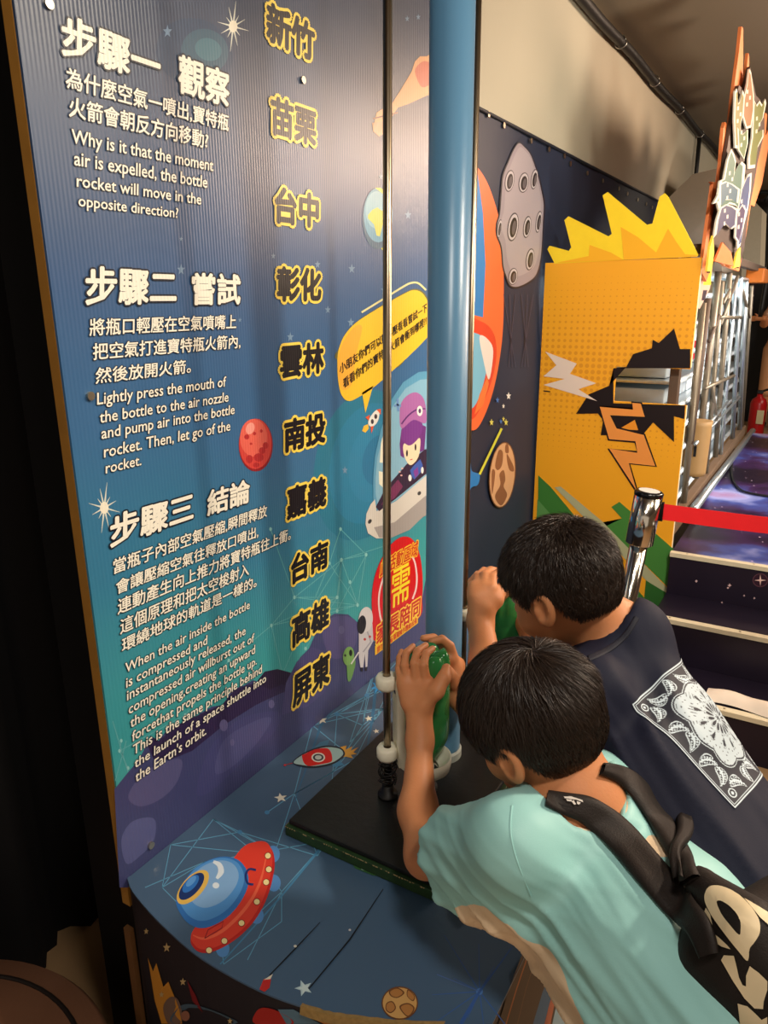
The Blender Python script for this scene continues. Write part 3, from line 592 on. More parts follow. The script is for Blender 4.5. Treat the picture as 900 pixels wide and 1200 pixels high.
# clear suction cup
sc_ = thing('suction_cup', 'small clear suction cup with tan stem stuck on the counter', 'suction cup', PT.p(543, 1062))
q = PT.p(543, 1062)
V, Fc = lathe(q, [(.021, .0005), (.020, .003), (.012, .007), (.005, .010), (.004, .013)], 32); obj('cup', V, Fc, mat('clear_rubber', (190, 190, 180), .1, trans=.9, var=0), sc_, True)
q2 = PT.p(548, 1078); V, Fc = tube([q + [0, 0, .010], q2 + [0, 0, .006]], .004, 10); obj('stem', V, Fc, mat('tan_rubber', (170, 130, 80), .5), sc_, True)
# ================================================================== BANNER ON THE WALL
bn = thing('wall_banner', 'dark blue vinyl banner eyeleted to the grey wall, printed with a cratered moon', 'banner', (BX, 3, 1))
zt = PB.p(643, 170)[2]
V = []; Fc = []; ys = np.linspace(1.5, 6.2, 90); zs = np.linspace(.0, zt, 12)
for y in ys:
    for z in zs: V.append((BX + .006 + .003 * math.sin(y * 9 + z * 2), y, z ))
for i in range(len(ys) - 1):
    for j in range(len(zs) - 1): a = i * len(zs) + j; Fc.append([a, a + len(zs), a + len(zs) + 1, a + 1])
obj('vinyl_sheet', V, Fc, mat('banner_navy', (40, 47, 66), .5, spec=.25, var=.22, vscale=1.4), bn, True)
V, Fc = tube([(BX + .012, y, zt + .002) for y in ys], .006, 6); obj('top_hem', V, Fc, mat('hem_dark', (22, 26, 40), .6), bn, True)
for px, py in ((555, 122), (572, 131), (590, 144), (622, 162), (643, 172), (661, 180), (668, 189), (688, 200), (706, 209), (725, 218), (735, 224), (747, 231), (757, 236), (764, 240)):
    q = PB.p(px, py + 3); V, Fc = tube([q, q + [.004, 0, 0]], .010, 10); obj('eyelet', V, Fc, sm_, bn)
A = Art(PB, 'banner')
# plain orange and blue ovals (generic shapes)
A.poly([(530, 180), (553, 190), (568, 208), (579, 235), (587, 268), (590, 310), (590, 370), (587, 410), (580, 450), (570, 482), (558, 503), (545, 500), (530, 480)], (232, 104, 58), True)
A.poly([(530, 176), (548, 186), (560, 205), (566, 250), (569, 310), (566, 372), (540, 365), (530, 340)], (28, 122, 190))
A.poly([(530, 372), (562, 376), (577, 388), (582, 410), (578, 440), (566, 472), (552, 492), (530, 480)], (214, 66, 44), True)
A.poly([(530, 388), (556, 390), (570, 400), (572, 424), (562, 464), (550, 480), (530, 470)], (118, 180, 208), True)
A.poly([(562, 394), (572, 398), (578, 412), (573, 445), (566, 420)], (226, 214, 206), True); A.poly([(556, 486), (562, 462), (571, 442), (573, 450), (566, 475)], (226, 118, 60))
A.poly([(538, 486), (548, 492), (546, 512), (538, 516)], (214, 206, 60))
A.poly([(530, 560), (545, 550), (551, 540), (553, 552), (562, 556), (560, 568), (552, 572), (546, 588), (530, 588)], (30, 120, 190), True)
A.line([(562, 556), (588, 502)], 2.6, (206, 206, 70))
for x, y, r, c in ((596, 464, 5, (224, 220, 214)), (590, 476, 3, (224, 220, 214)), (583, 469, 4, (60, 110, 180)), (576, 495, 4.5, (214, 206, 100)), (593, 495, 4.5, (214, 206, 100)), (590, 491, 3, (214, 206, 100)), (587, 494, 3.4, (60, 110, 180))): A.star(x, y, r, c, sx=.6)
moon = [(608, 168), (614, 172), (622, 182), (630, 205), (634, 222), (637, 240), (636, 262), (635, 285), (633, 305), (628, 322), (618, 331), (606, 336), (598, 334), (594, 325), (590, 312), (588, 290), (583, 275), (583, 262), (586, 250), (588, 225), (590, 206), (596, 190), (602, 176)]
A.poly([(611 + (x - 611) * 1.07, 252 + (y - 252) * 1.02) for x, y in moon], (34, 30, 40), True); A.poly(moon, (142, 132, 140), True)
A.poly([(x * .86 + 611 * .14 + 1, y * .9 + 252 * .1 - 4) for x, y in moon], (156, 146, 152), True)
for x, y, rx, ry in ((597, 212, 5.5, 13), (613.5, 214, 6, 12), (626, 210, 4, 12), (601, 266, 6.5, 17), (617.5, 266, 4.6, 13), (631, 260, 3.4, 13), (621, 304, 5, 13), (601, 324, 5.5, 10), (585, 268, 2.5, 11)):
    A.ell(x, y, rx, ry, (70, 62, 68), rot=8); A.ell(x + .3, y, rx * .86, ry * .9, (180, 172, 176), rot=8); A.ell(x + .5, y + .6, rx * .62, ry * .7, (40, 34, 36), rot=8); A.ell(x + 1.2, y + 1, rx * .35, ry * .5, (92, 84, 88), rot=8)
for i in range(7): A.line([(590 + i * 7, 345), (604 + i * 5 - (i % 3) * 9, 430)], .6, (52, 56, 82))
A.ell(588.5, 556.5, 15.6, 39, (96, 62, 44), rot=5); A.ell(588.5, 556.5, 14.4, 37.5, (204, 158, 118), rot=5)
for P_ in ([(580, 545), (584, 528), (589, 530), (588, 545), (583, 551)], [(592, 522), (595, 520), (596, 530), (592, 530)], [(594, 532), (601, 545), (602, 552), (597, 551), (594, 541)], [(576, 552), (580, 553), (578, 572), (576, 578)], [(585, 556), (590, 551), (592, 562), (590, 570), (594, 580), (588, 592), (582, 588), (580, 580), (586, 568)]):
    A.poly(P_, (132, 86, 60), True)
A.build('printed_artwork', bn)
# ================================================================== YELLOW CUT-OUT PANEL
yp = thing('yellow_display', 'yellow cut-out display panel with spiky top, black burst and orange lightning bolt', 'display panel', (-.75, PY, 0))
xl = -1.043; xr_ = PYW.p(812, 400)[0]
ym = bpy.data.materials.new('halftone_yellow'); ym.use_nodes = True; nt = ym.node_tree; b = nt.nodes['Principled BSDF']; b.inputs['Roughness'].default_value = .45
def nd(nt, t, **k):
    n_ = nt.nodes.new(t)
    for a_, v_ in k.items(): setattr(n_, a_, v_)
    return n_
def mth(nt, op, a_, b2=None, c2=None):
    n_ = nt.nodes.new('ShaderNodeMath'); n_.operation = op
    for i, v_ in enumerate((a_, b2, c2)):
        if v_ is None: continue
        if isinstance(v_, (int, float)): n_.inputs[i].default_value = v_
        else: nt.links.new(v_, n_.inputs[i])
    return n_.outputs[0]
g = nd(nt, 'ShaderNodeNewGeometry'); sp = nd(nt, 'ShaderNodeSeparateXYZ'); nt.links.new(g.outputs['Position'], sp.inputs[0])
PITCH = .0245
fx = mth(nt, 'SUBTRACT', mth(nt, 'FRACT', mth(nt, 'DIVIDE', mth(nt, 'ADD', sp.outputs['X'], 5), PITCH)), .5)
fz = mth(nt, 'SUBTRACT', mth(nt, 'FRACT', mth(nt, 'DIVIDE', sp.outputs['Z'], PITCH)), .5)
dist = mth(nt, 'SQRT', mth(nt, 'ADD', mth(nt, 'MULTIPLY', fx, fx), mth(nt, 'MULTIPLY', fz, fz)))
# dot radius fades with height (1.2 m is densest)
rad = mth(nt, 'MAXIMUM', mth(nt, 'SUBTRACT', .36, mth(nt, 'MULTIPLY', mth(nt, 'ABSOLUTE', mth(nt, 'SUBTRACT', sp.outputs['Z'], 1.22)), .85)), 0)
dot = mth(nt, 'LESS_THAN', dist, rad)
mx = nd(nt, 'ShaderNodeMix', data_type='RGBA'); mx.inputs['A'].default_value = (*lin((246, 172, 34)), 1); mx.inputs['B'].default_value = (*lin((228, 150, 30)), 1); nt.links.new(dot, mx.inputs['Factor']); nt.links.new(mx.outputs['Result'], b.inputs['Base Color'])
# outline with the open slot at the right
q = lambda x, y: PYW.p(x, y)
zc = q(700, 306)[2]; zs1 = q(760, 431)[2]; zs2 = q(760, 472.5)[2]; xs = q(720.5, 450)[0]
def plate(name, P3, thick, m, parent):
    n = len(P3); t = tess(P3); V = [(x, PY, z) for x, z in P3] + [(x, PY + thick, z) for x, z in P3]
    Fc = t + [[a + n, c + n, b_ + n] for a, b_, c in t] + [[i, (i + 1) % n, (i + 1) % n + n, i + n] for i in range(n)]
    return obj(name, V, Fc, m, parent)
plate('front_sheet', [(xl, 0), (xl, zc), (xr_, zc), (xr_, zs1), (xs, zs1), (xs, zs2), (xr_, zs2), (xr_, 0)], .012, ym, yp)
edm = mat('foamboard_edge', (226, 214, 186), .7)
obj('side_sheet', *box((xr_ - .008, PY + .0125, 0), (xr_, PY + .035, zs2 - .004)), edm, yp)
obj('side_sheet', *box((xr_ - .008, PY + .0125, zs1 + .004), (xr_, PY + .035, zc)), edm, yp)
crown = [(650, 309), (641.5, 292), (644, 288), (666.5, 294), (669.5, 290), (661.5, 258), (666, 253.5), (713, 277), (717, 274), (706.3, 229), (712, 225), (758, 263.5), (764.5, 262), (773, 230.5), (779, 226.5), (783, 230.5), (818, 298), (818, 300)]
V, Fc = prism(PYW, crown, .010, .001); obj('spiky_crown', V, Fc, mat('crown_yellow', (252, 216, 40), .45), yp)
A = Art(PYW, 'flat'); A.layer = 90
A.poly([(652, 308), (690, 300), (691, 287), (716, 296), (731, 304.5), (729, 280), (727.4, 266), (748, 278), (769, 296), (776, 282), (783, 268), (793, 284), (803, 298), (817, 299), (817, 301)], (246, 180, 38))
A.poly([(675, 485), (690, 462), (714, 452), (734, 430), (742, 415), (764, 408), (765, 398), (772, 402), (790, 385), (797, 409), (809, 409), (809, 431.5), (719, 431.5), (719, 472.5), (803, 475), (802, 491), (790, 487.7), (790, 518), (765.5, 495), (753, 510), (704, 510), (707, 492.6), (700.7, 484.5)], (30, 20, 22))
A.poly([(639, 412), (676, 426), (668, 438), (699, 449), (678, 456), (700, 470), (637, 451), (662, 444), (637, 441), (652, 428)], (234, 214, 200))
A.poly([(725, 503), (744, 492), (748, 504)], (236, 150, 44))
bolt = [(703, 476.7), (742, 480), (741, 472), (751, 473), (755.7, 488.4), (715, 486.5), (722.7, 502), (754.5, 509.7), (768, 546), (737, 542.7), (746, 574.5), (714, 525.6), (747, 530.5), (744.7, 517), (714, 514.6)]
A.line(bolt + [bolt[0], bolt[1]], 4.4, (26, 18, 20)); A.poly(bolt, (238, 152, 72))
gr = (62, 124, 54)
A.poly([(631, 557), (645, 570), (700, 636), (760, 706), (790, 740), (790, 800), (628, 800)], gr); A.poly([(630, 585), (665, 625), (720, 690), (760, 740), (740, 760), (690, 690), (628, 625)], (92, 148, 82))
A.poly([(716.6, 594), (726, 588), (789, 643), (789, 694), (706, 612), (709, 617), (729, 607.5)], (70, 134, 60)); A.poly([(650, 571), (657, 570), (706, 611), (790, 697), (790, 713), (701, 623)], (178, 180, 142))
A.poly([(728, 684), (760, 722), (790, 760), (790, 800), (700, 800)], (222, 186, 160)); A.poly([(757, 680), (790, 700), (790, 760), (755, 700)], (46, 104, 46))
A.line([(637, 458), (645, 459)], 1.4, (30, 20, 20))
A.build('printed_artwork', yp)
# ================================================================== RETRACTABLE BARRIER POST
SX = W(761, 575, 2.12); stx, sty = SX[0], SX[1]; zt_ = SX[2]
st = thing('barrier_post', 'chrome barrier post with black cap and red retractable belt', 'barrier', (stx, sty, 0))
chm = mat('chrome', (206, 200, 190), .12, 1, var=.05)
# the post leans a little towards the counter
lean = np.array([-.085, -.03, 0])
def lp(h): return np.array([stx, sty, 0]) + lean * (1 - h / zt_) + [0, 0, h]
V, Fc = tube([lp(.02), lp(zt_ - .16)], .026, 32); obj('post', V, Fc, chm, st, True)
V, Fc = tube([lp(zt_ - .165), lp(zt_ - .16), lp(zt_ - .012)], [.034, .040, .040], 36); obj('belt_housing', V, Fc, chm, st, True)
V, Fc = tube([lp(zt_ - .014), lp(zt_ - .004), lp(zt_)], [.041, .041, .036], 36); obj('cap', V, Fc, mat('black_gloss', (10, 10, 11), .15), st, True)
V, Fc = tube([lp(zt_ + .0002), lp(zt_ + .001)], .030, 28); obj('cap_disc', V, Fc, mat('white_disc', (200, 196, 190), .4), st)
b0 = lp(.0); V, Fc = lathe((b0[0], b0[1], 0), [(.16, 0), (.16, .012), (.12, .022), (.034, .03)], 40); obj('foot', V, Fc, chm, st, True)
tp = lp(zt_ - .06); e = W(905, 607, 2.05)
dv = np.array([e[0] - tp[0], e[1] - tp[1], 0]); L = np.linalg.norm(dv); dv /= L; nrm = np.array([-dv[1], dv[0], 0]); V = []; Fc = []
for i in range(16):
    t_ = i / 15; p = tp + dv * (.038 + t_ * 1.0) + [0, 0, -.028 * math.sin(t_ * 3.1)]
    for dz in (-.024, .024):
        V += [p + [0, 0, dz] + nrm * .0008, p + [0, 0, dz] - nrm * .0008]
for i in range(15):
    a = 4 * i; Fc += [[a, a + 4, a + 6, a + 2], [a + 1, a + 3, a + 7, a + 5], [a, a + 1, a + 5, a + 4], [a + 2, a + 6, a + 7, a + 3]]
obj('belt', V, Fc, mat('red_webbing', (206, 14, 24), .6, var=.05, bump=.2, bscale=400), st)
V, Fc = box(tp + dv * .034 + [-.004, -.006, -.028], tp + dv * .044 + [.006, .006, .028], .002); obj('belt_clip', V, Fc, mat('black_gloss', (10, 10, 11), .15), st)
# ================================================================== STAGE AND STEPS
gm_ = bpy.data.materials.new('galaxy_print'); gm_.use_nodes = True; nt = gm_.node_tree; b = nt.nodes['Principled BSDF']; b.inputs['Roughness'].default_value = .3; b.inputs['Specular IOR Level'].default_value = .4
g = nd(nt, 'ShaderNodeNewGeometry')
n1 = nd(nt, 'ShaderNodeTexNoise'); n1.inputs['Scale'].default_value = 1.6; n1.inputs['Detail'].default_value = 5; nt.links.new(g.outputs['Position'], n1.inputs['Vector'])
c1 = nd(nt, 'ShaderNodeValToRGB'); nt.links.new(n1.outputs['Fac'], c1.inputs[0]); el = c1.color_ramp.elements
while len(el) < 6: el.new(.5)
for e_, (p_, c_) in zip(el, ((.0, (16, 14, 26)), (.42, (26, 19, 36)), (.50, (58, 34, 76)), (.56, (66, 80, 150)), (.62, (160, 164, 214)), (.74, (170, 60, 96)))): e_.position = p_; e_.color = (*lin(c_), 1)
v1 = nd(nt, 'ShaderNodeTexVoronoi'); v1.inputs['Scale'].default_value = 17; nt.links.new(g.outputs['Position'], v1.inputs['Vector'])
s1 = mth(nt, 'LESS_THAN', v1.outputs['Distance'], .075)
mx = nd(nt, 'ShaderNodeMix', data_type='RGBA'); nt.links.new(c1.outputs[0], mx.inputs['A']); mx.inputs['B'].default_value = (*lin((220, 196, 214)), 1); nt.links.new(s1, mx.inputs['Factor']); nt.links.new(mx.outputs['Result'], b.inputs['Base Color'])
dgm = mat('dark_purple_print', (30, 23, 38), .38, spec=.35, var=.35, vscale=3)
stg = thing('stage', 'low stage with three steps covered in dark purple galaxy print', 'stage', (.5, 3, 0))
SXL = -.45; SXR = 2.6; y0 = 2.965; r_ = .171; tr = .27
zz = [.513, .342, .171]; yy = [y0, y0 - tr, y0 - 2 * tr]
obj('platform', *box((SXL, y0 + .002, 0), (SXR, 6.1, zz[0] - .001)), gm_, stg)
obj('riser', *box((SXL, y0 + .0005, 0), (SXR, y0 + .0018, zz[0] - .0145)), dgm, stg)
for k in (1, 2):
    s_ = obj('step', *box((SXL, yy[k] + .002, 0), (SXR, yy[k - 1], zz[k] - .001)), dgm, stg)
nm_ = mat('cream_nosing', (214, 204, 176), .5, var=.1, vscale=40)
for k in range(3):
    o = obj('nosing_strip', *mesh_join([box((SXL - .002, yy[k] - .004, zz[k] - .014), (SXR, yy[k] + .002, zz[k] + .003)), box((SXL - .002, yy[k] + .002, zz[k] - .001), (SXR, yy[k] + .026, zz[k] + .003))]), nm_, stg)
    for i in range(8):
        V, Fc = tube([(SXL + .06 + i * .24, yy[k] + .013, zz[k] + .003), (SXL + .06 + i * .24, yy[k] + .013, zz[k] + .0045)], .004, 8); obj('nosing_screw', V, Fc, sm_, o)
A = Art(Pl(1, y0 + .0003, -1), 'flat')
for x, y, r in ((816, 681, 2), (855, 686, 2.4), (853, 689, 1.6), (872, 698, 1.6), (884, 701, 1.6), (846, 706, 1.4)): A.star(x, y, r, (226, 190, 190), n=4)
A.ell(891, 680, 9, 8, (96, 60, 72)); A.ell(891, 680, 8, 7, (48, 22, 40)); A.star(891, 680, 7, (236, 200, 190), n=4, inner=.2); A.build('star_print', stg)
# ================================================================== METAL RACK BEHIND THE YELLOW PANEL
rk = thing('metal_rack', 'tall open metal scaffold rack of grey poles with bright steel shelves behind the yellow panel', 'rack', (-.75, 4.4, zz[0]))
XF = -.50; ZB = zz[0]
alm = mat('aluminium', (196, 206, 210), .28, .85); gpm = mat('grey_pole', (128, 116, 98), .4, .5); brm = mat('brown_beam', (84, 66, 52), .6)
pf = Pl(0, XF, 1)
def bar(name, p, q, r, m): V, Fc = tube([p, q], r, 10); return obj(name, V, Fc, m, rk, True)
for (x0, y0_), (x1, y1_), r, m in (((842, 318), (815, 560), .016, gpm), ((855, 320), (838, 535), .014, gpm), ((846, 330), (827, 560), .012, gpm), ((862, 330), (842, 560), .012, alm), ((829, 350), (808, 520), .018, brm), ((868, 325), (858, 520), .014, alm), ((874, 330), (866, 515), .016, alm), ((881, 335), (869, 505), .012, gpm), ((824, 355), (800, 600), .014, gpm)):
    bar('upright_pole', pf.p(x0, y0_), pf.p(x1, y1_), r, m)
for (x0, y0_), (x1, y1_), m in (((862, 324), (842, 380), gpm), ((842, 372), (866, 372), gpm), ((868, 340), (876, 372), gpm), ((824, 455), (858, 440), gpm), ((812, 520), (865, 465), alm), ((822, 505), (850, 470), alm), ((832, 450), (838, 500), gpm), ((840, 370), (828, 400), brm), ((845, 355), (852, 340), gpm)):
    bar('brace', pf.p(x0, y0_) + [.01, 0, 0], pf.p(x1, y1_) + [.01, 0, 0], .009, m)
wsm = mat('white_steel', (222, 232, 236), .3, .3)
random.seed(21)
for k_, z in enumerate((.58, .70, .82, .93, 1.04, 1.15, 1.26, 1.38, 1.50, 1.60)):
    obj('shelf', *box((-.98, 3.25, z), (XF - .05, 5.9, z + .012), .003), alm, rk)
    V, Fc = tube([(XF - .045, 3.25, z + .006), (XF - .045, 5.95, z + .006)], .012, 8); obj('shelf_rail', V, Fc, wsm, rk, True)
for i, y in enumerate((3.3, 3.9, 4.6, 5.3, 5.85)): bar('rear_upright', (-.985, y, ZB), (-.985, y, 1.66), .014, alm)
for z in (.595, .715, .835, .945, 1.055, 1.165, 1.275, 1.395):
    y = 3.35
    while y < 5.6:
        L = random.uniform(.25, .6)
        if random.random() < .72: obj('crate', *box((-.96, y, z), (-.60, y + L - .04, z + random.uniform(.05, .085)), .006), random.choice([mat('dark_crate', (24, 20, 20), .6), mat('silver_crate', (190, 200, 206), .4, .3), mat('dark_crate', (24, 20, 20), .6), mat('white_crate', (216, 222, 224), .5)]), rk)
        y += L
V, Fc = box(pf.p(826, 416) + [-.1, -.05, -.03], pf.p(826, 416) + [-.06, .12, .06], .008); obj('red_box', V, Fc, mat('red_box', (190, 20, 40), .5), rk)
obj('top_beam', *box((XF - .03, 3.22, 1.66), (XF + .012, 6.1, 1.70), .004), brm, rk)
obj('top_beam', *box((-1.0, 3.22, 1.66), (XF - .032, 3.26, 1.70), .004), brm, rk)
V, Fc = tube([pf.p(800, 594) + [.05, 0, 0], pf.p(874, 504) + [.05, 0, 0]], .02, 12); obj('bottom_rail', V, Fc, alm, rk, True)
obj('kick_board', *box((XF - .02, 3.05, ZB), (XF + .02, 6.0, ZB + .07), .004), mat('brown_plank', (112, 88, 66), .55), rk)
obj('corner_post', *box((-.535, 3.05, ZB), (-.500, 3.10, 1.66), .003), brm, rk)
cy = thing('cardboard_cylinder', 'tan cardboard tube standing beside the yellow panel at the rack foot', 'cylinder', pf.p(812, 560))
q = pf.p(812, 556); V, Fc = lathe(q, [(.055, .0), (.056, .02), (.060, .24), (.064, .262), (.058, .262)], 32); obj('tube', V, Fc, mat('tan_card', (150, 116, 70), .6), cy, True)
obj('slot_mark', *box(q + [.0, -.062, .10], q + [.012, -.0555, .15]), darkm, cy)
# small orange box and pink flyer on the rack
fl = thing('paper_flyer', 'narrow pink and yellow flyer hanging at the near rack corner', 'flyer', (-.49, 3.2, 1.3))
pq = Pl(0, -.486, 1)
V, Fc = prism(pq, [(838, 285), (832, 338), (820, 362), (817, 360), (824, 300), (829, 283)], .002); obj('sheet', V, Fc, mat('flyer_pink', (214, 170, 150), .6), fl)
A = Art(pq, 'flat'); A.poly([(836, 284), (833, 334), (824, 334), (829, 300), (831, 284)], (240, 206, 50)); A.poly([(832, 300), (831, 318), (827, 318), (829, 300)], (220, 120, 80)); A.poly([(829, 340), (826, 352), (822, 352), (824, 340)], (60, 50, 60)); A.build('print', fl)
ob = thing('orange_box', 'small orange box on the far end of the rack top', 'box', pf.p(888, 322)); q = pf.p(886, 322); obj('box', *box(q + [-.06, -.02, -.05], q + [.05, .35, .04], .01), mat('orange_box', (216, 120, 40), .5), ob)
# ================================================================== CUT-OUT SIGN OVER THE RACK
sg = thing('cutout_sign', 'tall jagged orange cut-out sign with white-edged rainbow shapes above the rack', 'sign', pf.p(850, 300))
ps = Pl(0, -.47, 1); pt_ = Pl(0, -.43, 1)
back = [(828, 330), (822, 318), (836, 215), (834, 213), (842, 214), (845, 190), (848, 150), (850, 143), (855, 149), (858, 120), (866, 60), (869, 31), (871, 33), (871, 70), (870, 98), (873, 100), (875, 80), (877, 62), (878, 66), (878, 100), (884, 120), (890, 160), (897, 132), (899, 134), (897, 160), (901, 152), (903, 158), (893, 215), (884, 242), (880, 240), (872, 290), (866, 318), (850, 312), (838, 300)]
V, Fc = prism(ps, back, .012); obj('orange_backing', V, Fc, mat('orange_board', (222, 124, 68), .55), sg)
shade = [(832, 320), (838, 260), (846, 215), (852, 175), (860, 125), (866, 100), (872, 105), (879, 78), (886, 112), (894, 120), (896, 140), (896, 155), (888, 190), (884, 215), (878, 245), (872, 292), (866, 314), (852, 290), (848, 284), (842, 296), (838, 305)]
V, Fc = prism(Pl(0, -.455, 1), shade, .012); obj('brown_layer', V, Fc, mat('brown_board', (74, 56, 46), .6), sg)
V, Fc = prism(pt_, [(838, 306), (847, 284), (857, 296), (860, 312)], .008); obj('orange_peak', V, Fc, mat('orange_board', (222, 124, 68), .55), sg)
V, Fc = prism(pt_, [(829, 318), (832, 290), (836, 276), (837, 296), (834, 318)], .008); obj('yellow_spike', V, Fc, mat('spike_yellow', (236, 206, 70), .5), sg)
V, Fc = prism(pt_, [(860, 314), (864, 296), (868, 290), (867, 312)], .008); obj('yellow_spike', V, Fc, mat('spike_yellow', (236, 206, 70), .5), sg)
pieces = [([(862, 172), (861, 140), (862, 108), (864, 105), (865, 122), (867, 120), (870, 107), (872, 112), (872, 124), (868, 146), (866, 165), (872, 187), (864, 172)], (176, 160, 62)),
          ([(872, 118), (876, 98), (878, 82), (880, 86), (883, 112), (883, 128), (880, 148), (875, 150), (871, 136)], (206, 136, 62)),
          ([(884, 118), (887, 124), (890, 119), (893, 124), (896, 117), (897, 122), (894, 138), (890, 146), (888, 155), (894, 152), (894, 160), (888, 172), (885, 195), (878, 196), (878, 185), (882, 160)], (150, 158, 60)),
          ([(865, 150), (870, 158), (876, 152), (876, 168), (872, 186), (866, 176)], (112, 146, 60)),
          ([(849, 210), (853, 188), (857, 176), (860, 182), (862, 190), (860, 208), (862, 200), (868, 190), (872, 194), (871, 206), (870, 220), (866, 245), (862, 240), (855, 238), (844, 246), (842, 236), (838, 238), (843, 228), (845, 212)], (94, 148, 122)),
          ([(844, 216), (851, 213), (858, 216), (866, 222), (864, 238), (858, 234), (850, 234), (844, 242)], (84, 132, 158)),
          ([(876, 206), (880, 204), (879, 222), (876, 245), (872, 262), (868, 286), (865, 290), (864, 270), (862, 262), (866, 240), (870, 220)], (88, 104, 160)),
          ([(845, 244), (851, 240), (858, 242), (864, 246), (862, 264), (857, 268), (850, 262), (845, 268), (838, 278), (841, 258)], (96, 90, 140)),
          ([(864, 250), (870, 240), (874, 246), (870, 268), (866, 284), (862, 278)], (104, 74, 118))]
whm = mat('sign_white', (206, 200, 186), .5)
for k, (P_, c) in enumerate(pieces):
    c0 = np.mean(P_, 0)
    V, Fc = prism(Pl(0, -.440 + k * .0008, 1), [tuple(c0 + (np.array(p) - c0) * [1.12, 1.04]) for p in P_], .006); o = obj('letter_piece', V, Fc, whm, sg)
    A = Art(Pl(0, -.440 + k * .0008, 1), 'flat'); A.poly([tuple(c0 + (np.array(p) - c0) * [.90, .95]) for p in P_], [int(v * .66) for v in c])
    for dx, dy in ((-1.5, -10), (1.5, -3), (-2, 5)): A.poly([tuple(c0 + [dx - 1, dy - 2]), tuple(c0 + [dx + 1, dy - 2.6]), tuple(c0 + [dx + .8, dy + 2]), tuple(c0 + [dx - 1.2, dy + 2.4])], (206, 200, 186))
    A.build('colour_face', o)
# ================================================================== FAR THINGS
pr = obj('wall_duct', *prism(Pl(1, 5.2, -1), [(783, 232), (812, 204), (846, 196), (846, 330), (800, 330)], .5), mat('duct_grey', (134, 122, 106), .7), origin=(-.9, 5.3, 2)); tag(pr, 'grey chamfered duct box on the wall behind the spiky crown', 'duct')
o = obj('duct_box', *prism(Pl(1, 6.4, -1), [(876, 238), (884, 236), (893, 245), (890, 330), (868, 330)], .4), mat('duct_pale', (176, 164, 140), .7), origin=(-.5, 6.4, 1.8)); tag(o, 'pale box housing beside the orange cut-out sign', 'duct')
sl = thing('track_spotlight', 'black ceiling spotlight hanging beside the orange cut-out sign', 'spotlight', W(892, 240, 6.2))
q = W(892, 243, 6.2); V, Fc = tube([q + [-.10, 0, .02], q + [.12, -.15, -.08]], [.06, .08], 18); obj('lamp_head', V, Fc, darkm, sl, True)
V, Fc = tube([q, q + [.05, 0, .1], q + [.06, 0, 2.68 - q[2]]], .014, 8); obj('stem', V, Fc, darkm, sl, True)
V, Fc = tube(smooth_open([q + [-.1, 0, .04], q + [-.02, 0, .12], q + [.1, 0, .05], q + [.12, 0, -.3], q + [.1, 0, -.9]], 5), .018, 8); obj('cable', V, Fc, darkm, sl, True)
pl_ = obj('column', *box(W(875, 520, 9.2) * [1, 1, 0] + [-.12, 0, 0], W(875, 520, 9.2) * [1, 1, 0] + [.12, .2, 2.68]), mat('black_column', (16, 14, 15), .6), origin=tuple(W(875, 520, 9.2) * [1, 1, 0])); tag(pl_, 'slim black column behind the far end of the rack', 'column')
q = W(883, 520, 8.2); q[2] = 0; ex = thing('fire_extinguisher', 'red fire extinguisher with black horn on the floor beyond the stage', 'fire extinguisher', tuple(q))
V, Fc = lathe(q, [(.08, 0), (.085, .02), (.085, .36), (.07, .41), (.03, .44), (.028, .47)], 28); obj('cylinder', V, Fc, mat('extinguisher_red', (170, 14, 20), .3), ex, True)
obj('valve', *box(q + [-.03, -.03, .47], q + [.03, .03, .51], .008), darkm, ex); V, Fc = tube(smooth_open([q + [.02, 0, .5], q + [.10, -.02, .52], q + [.14, -.04, .42], q + [.13, -.05, .3]], 4), .012, 8); obj('hose', V, Fc, darkm, ex, True)
V, Fc = tube([q + [.13, -.05, .30], q + [.20, -.06, .14]], [.02, .045], 12); obj('horn', V, Fc, darkm, ex, True)
obj('instruction_label', *box(q + [.0, -.090, .15], q + [.07, -.075, .30], .002), mat('label_cream', (200, 190, 150), .5), ex)
# cables on the stage
cbm = mat('black_cable', (16, 15, 16), .4); pz = Pl(2, zz[0] + .007, 1)
V, Fc = tube([pz.p(x, y) for x, y in smooth_open([(858, 505), (860, 530), (857, 552), (862, 568), (872, 576), (890, 580), (906, 582)], 6)], .006, 8); o = obj('power_cable', V, Fc, cbm, smooth=True, origin=tuple(pz.p(862, 568))); tag(o, 'black cable trailing from the rack across the galaxy stage', 'cable')
# white cloth bag and cable at the foot of the steps
qs = Pl(2, zz[2], 1).p(880, 828)
V = []; Fc = []; N_ = 26
for i in range(N_):
    for j in range(16):
        u = i / (N_ - 1); v = j / 15
        V.append(qs + [(-.14 + .42 * u), (-.05 + .10 * v) + .012 * math.sin(9 * u), .006 + .030 * math.sin(math.pi * v) * (.5 + .5 * abs(math.sin(7 * u + 1))) * math.sin(math.pi * min(1, u * 1.2 + .05)) ** .5])
for i in range(N_ - 1):
    for j in range(15): a = i * 16 + j; Fc.append([a, a + 16, a + 17, a + 1])
o = obj('cloth_bag', V, Fc, mat('white_cloth', (226, 212, 196), .8, var=.06), smooth=True, origin=tuple(qs)); tag(o, 'crumpled white cloth lying on the lowest stage step', 'cloth')
pz = Pl(2, .008, 1)
V, Fc = tube([pz.p(x, y) for x, y in smooth_open([(868, 846), (877, 862), (872, 880), (885, 872), (899, 858), (912, 850)], 6)], .006, 8); o = obj('floor_cable', V, Fc, cbm, smooth=True, origin=tuple(pz.p(877, 862))); tag(o, 'thin black cable on the tan floor before the steps', 'cable')
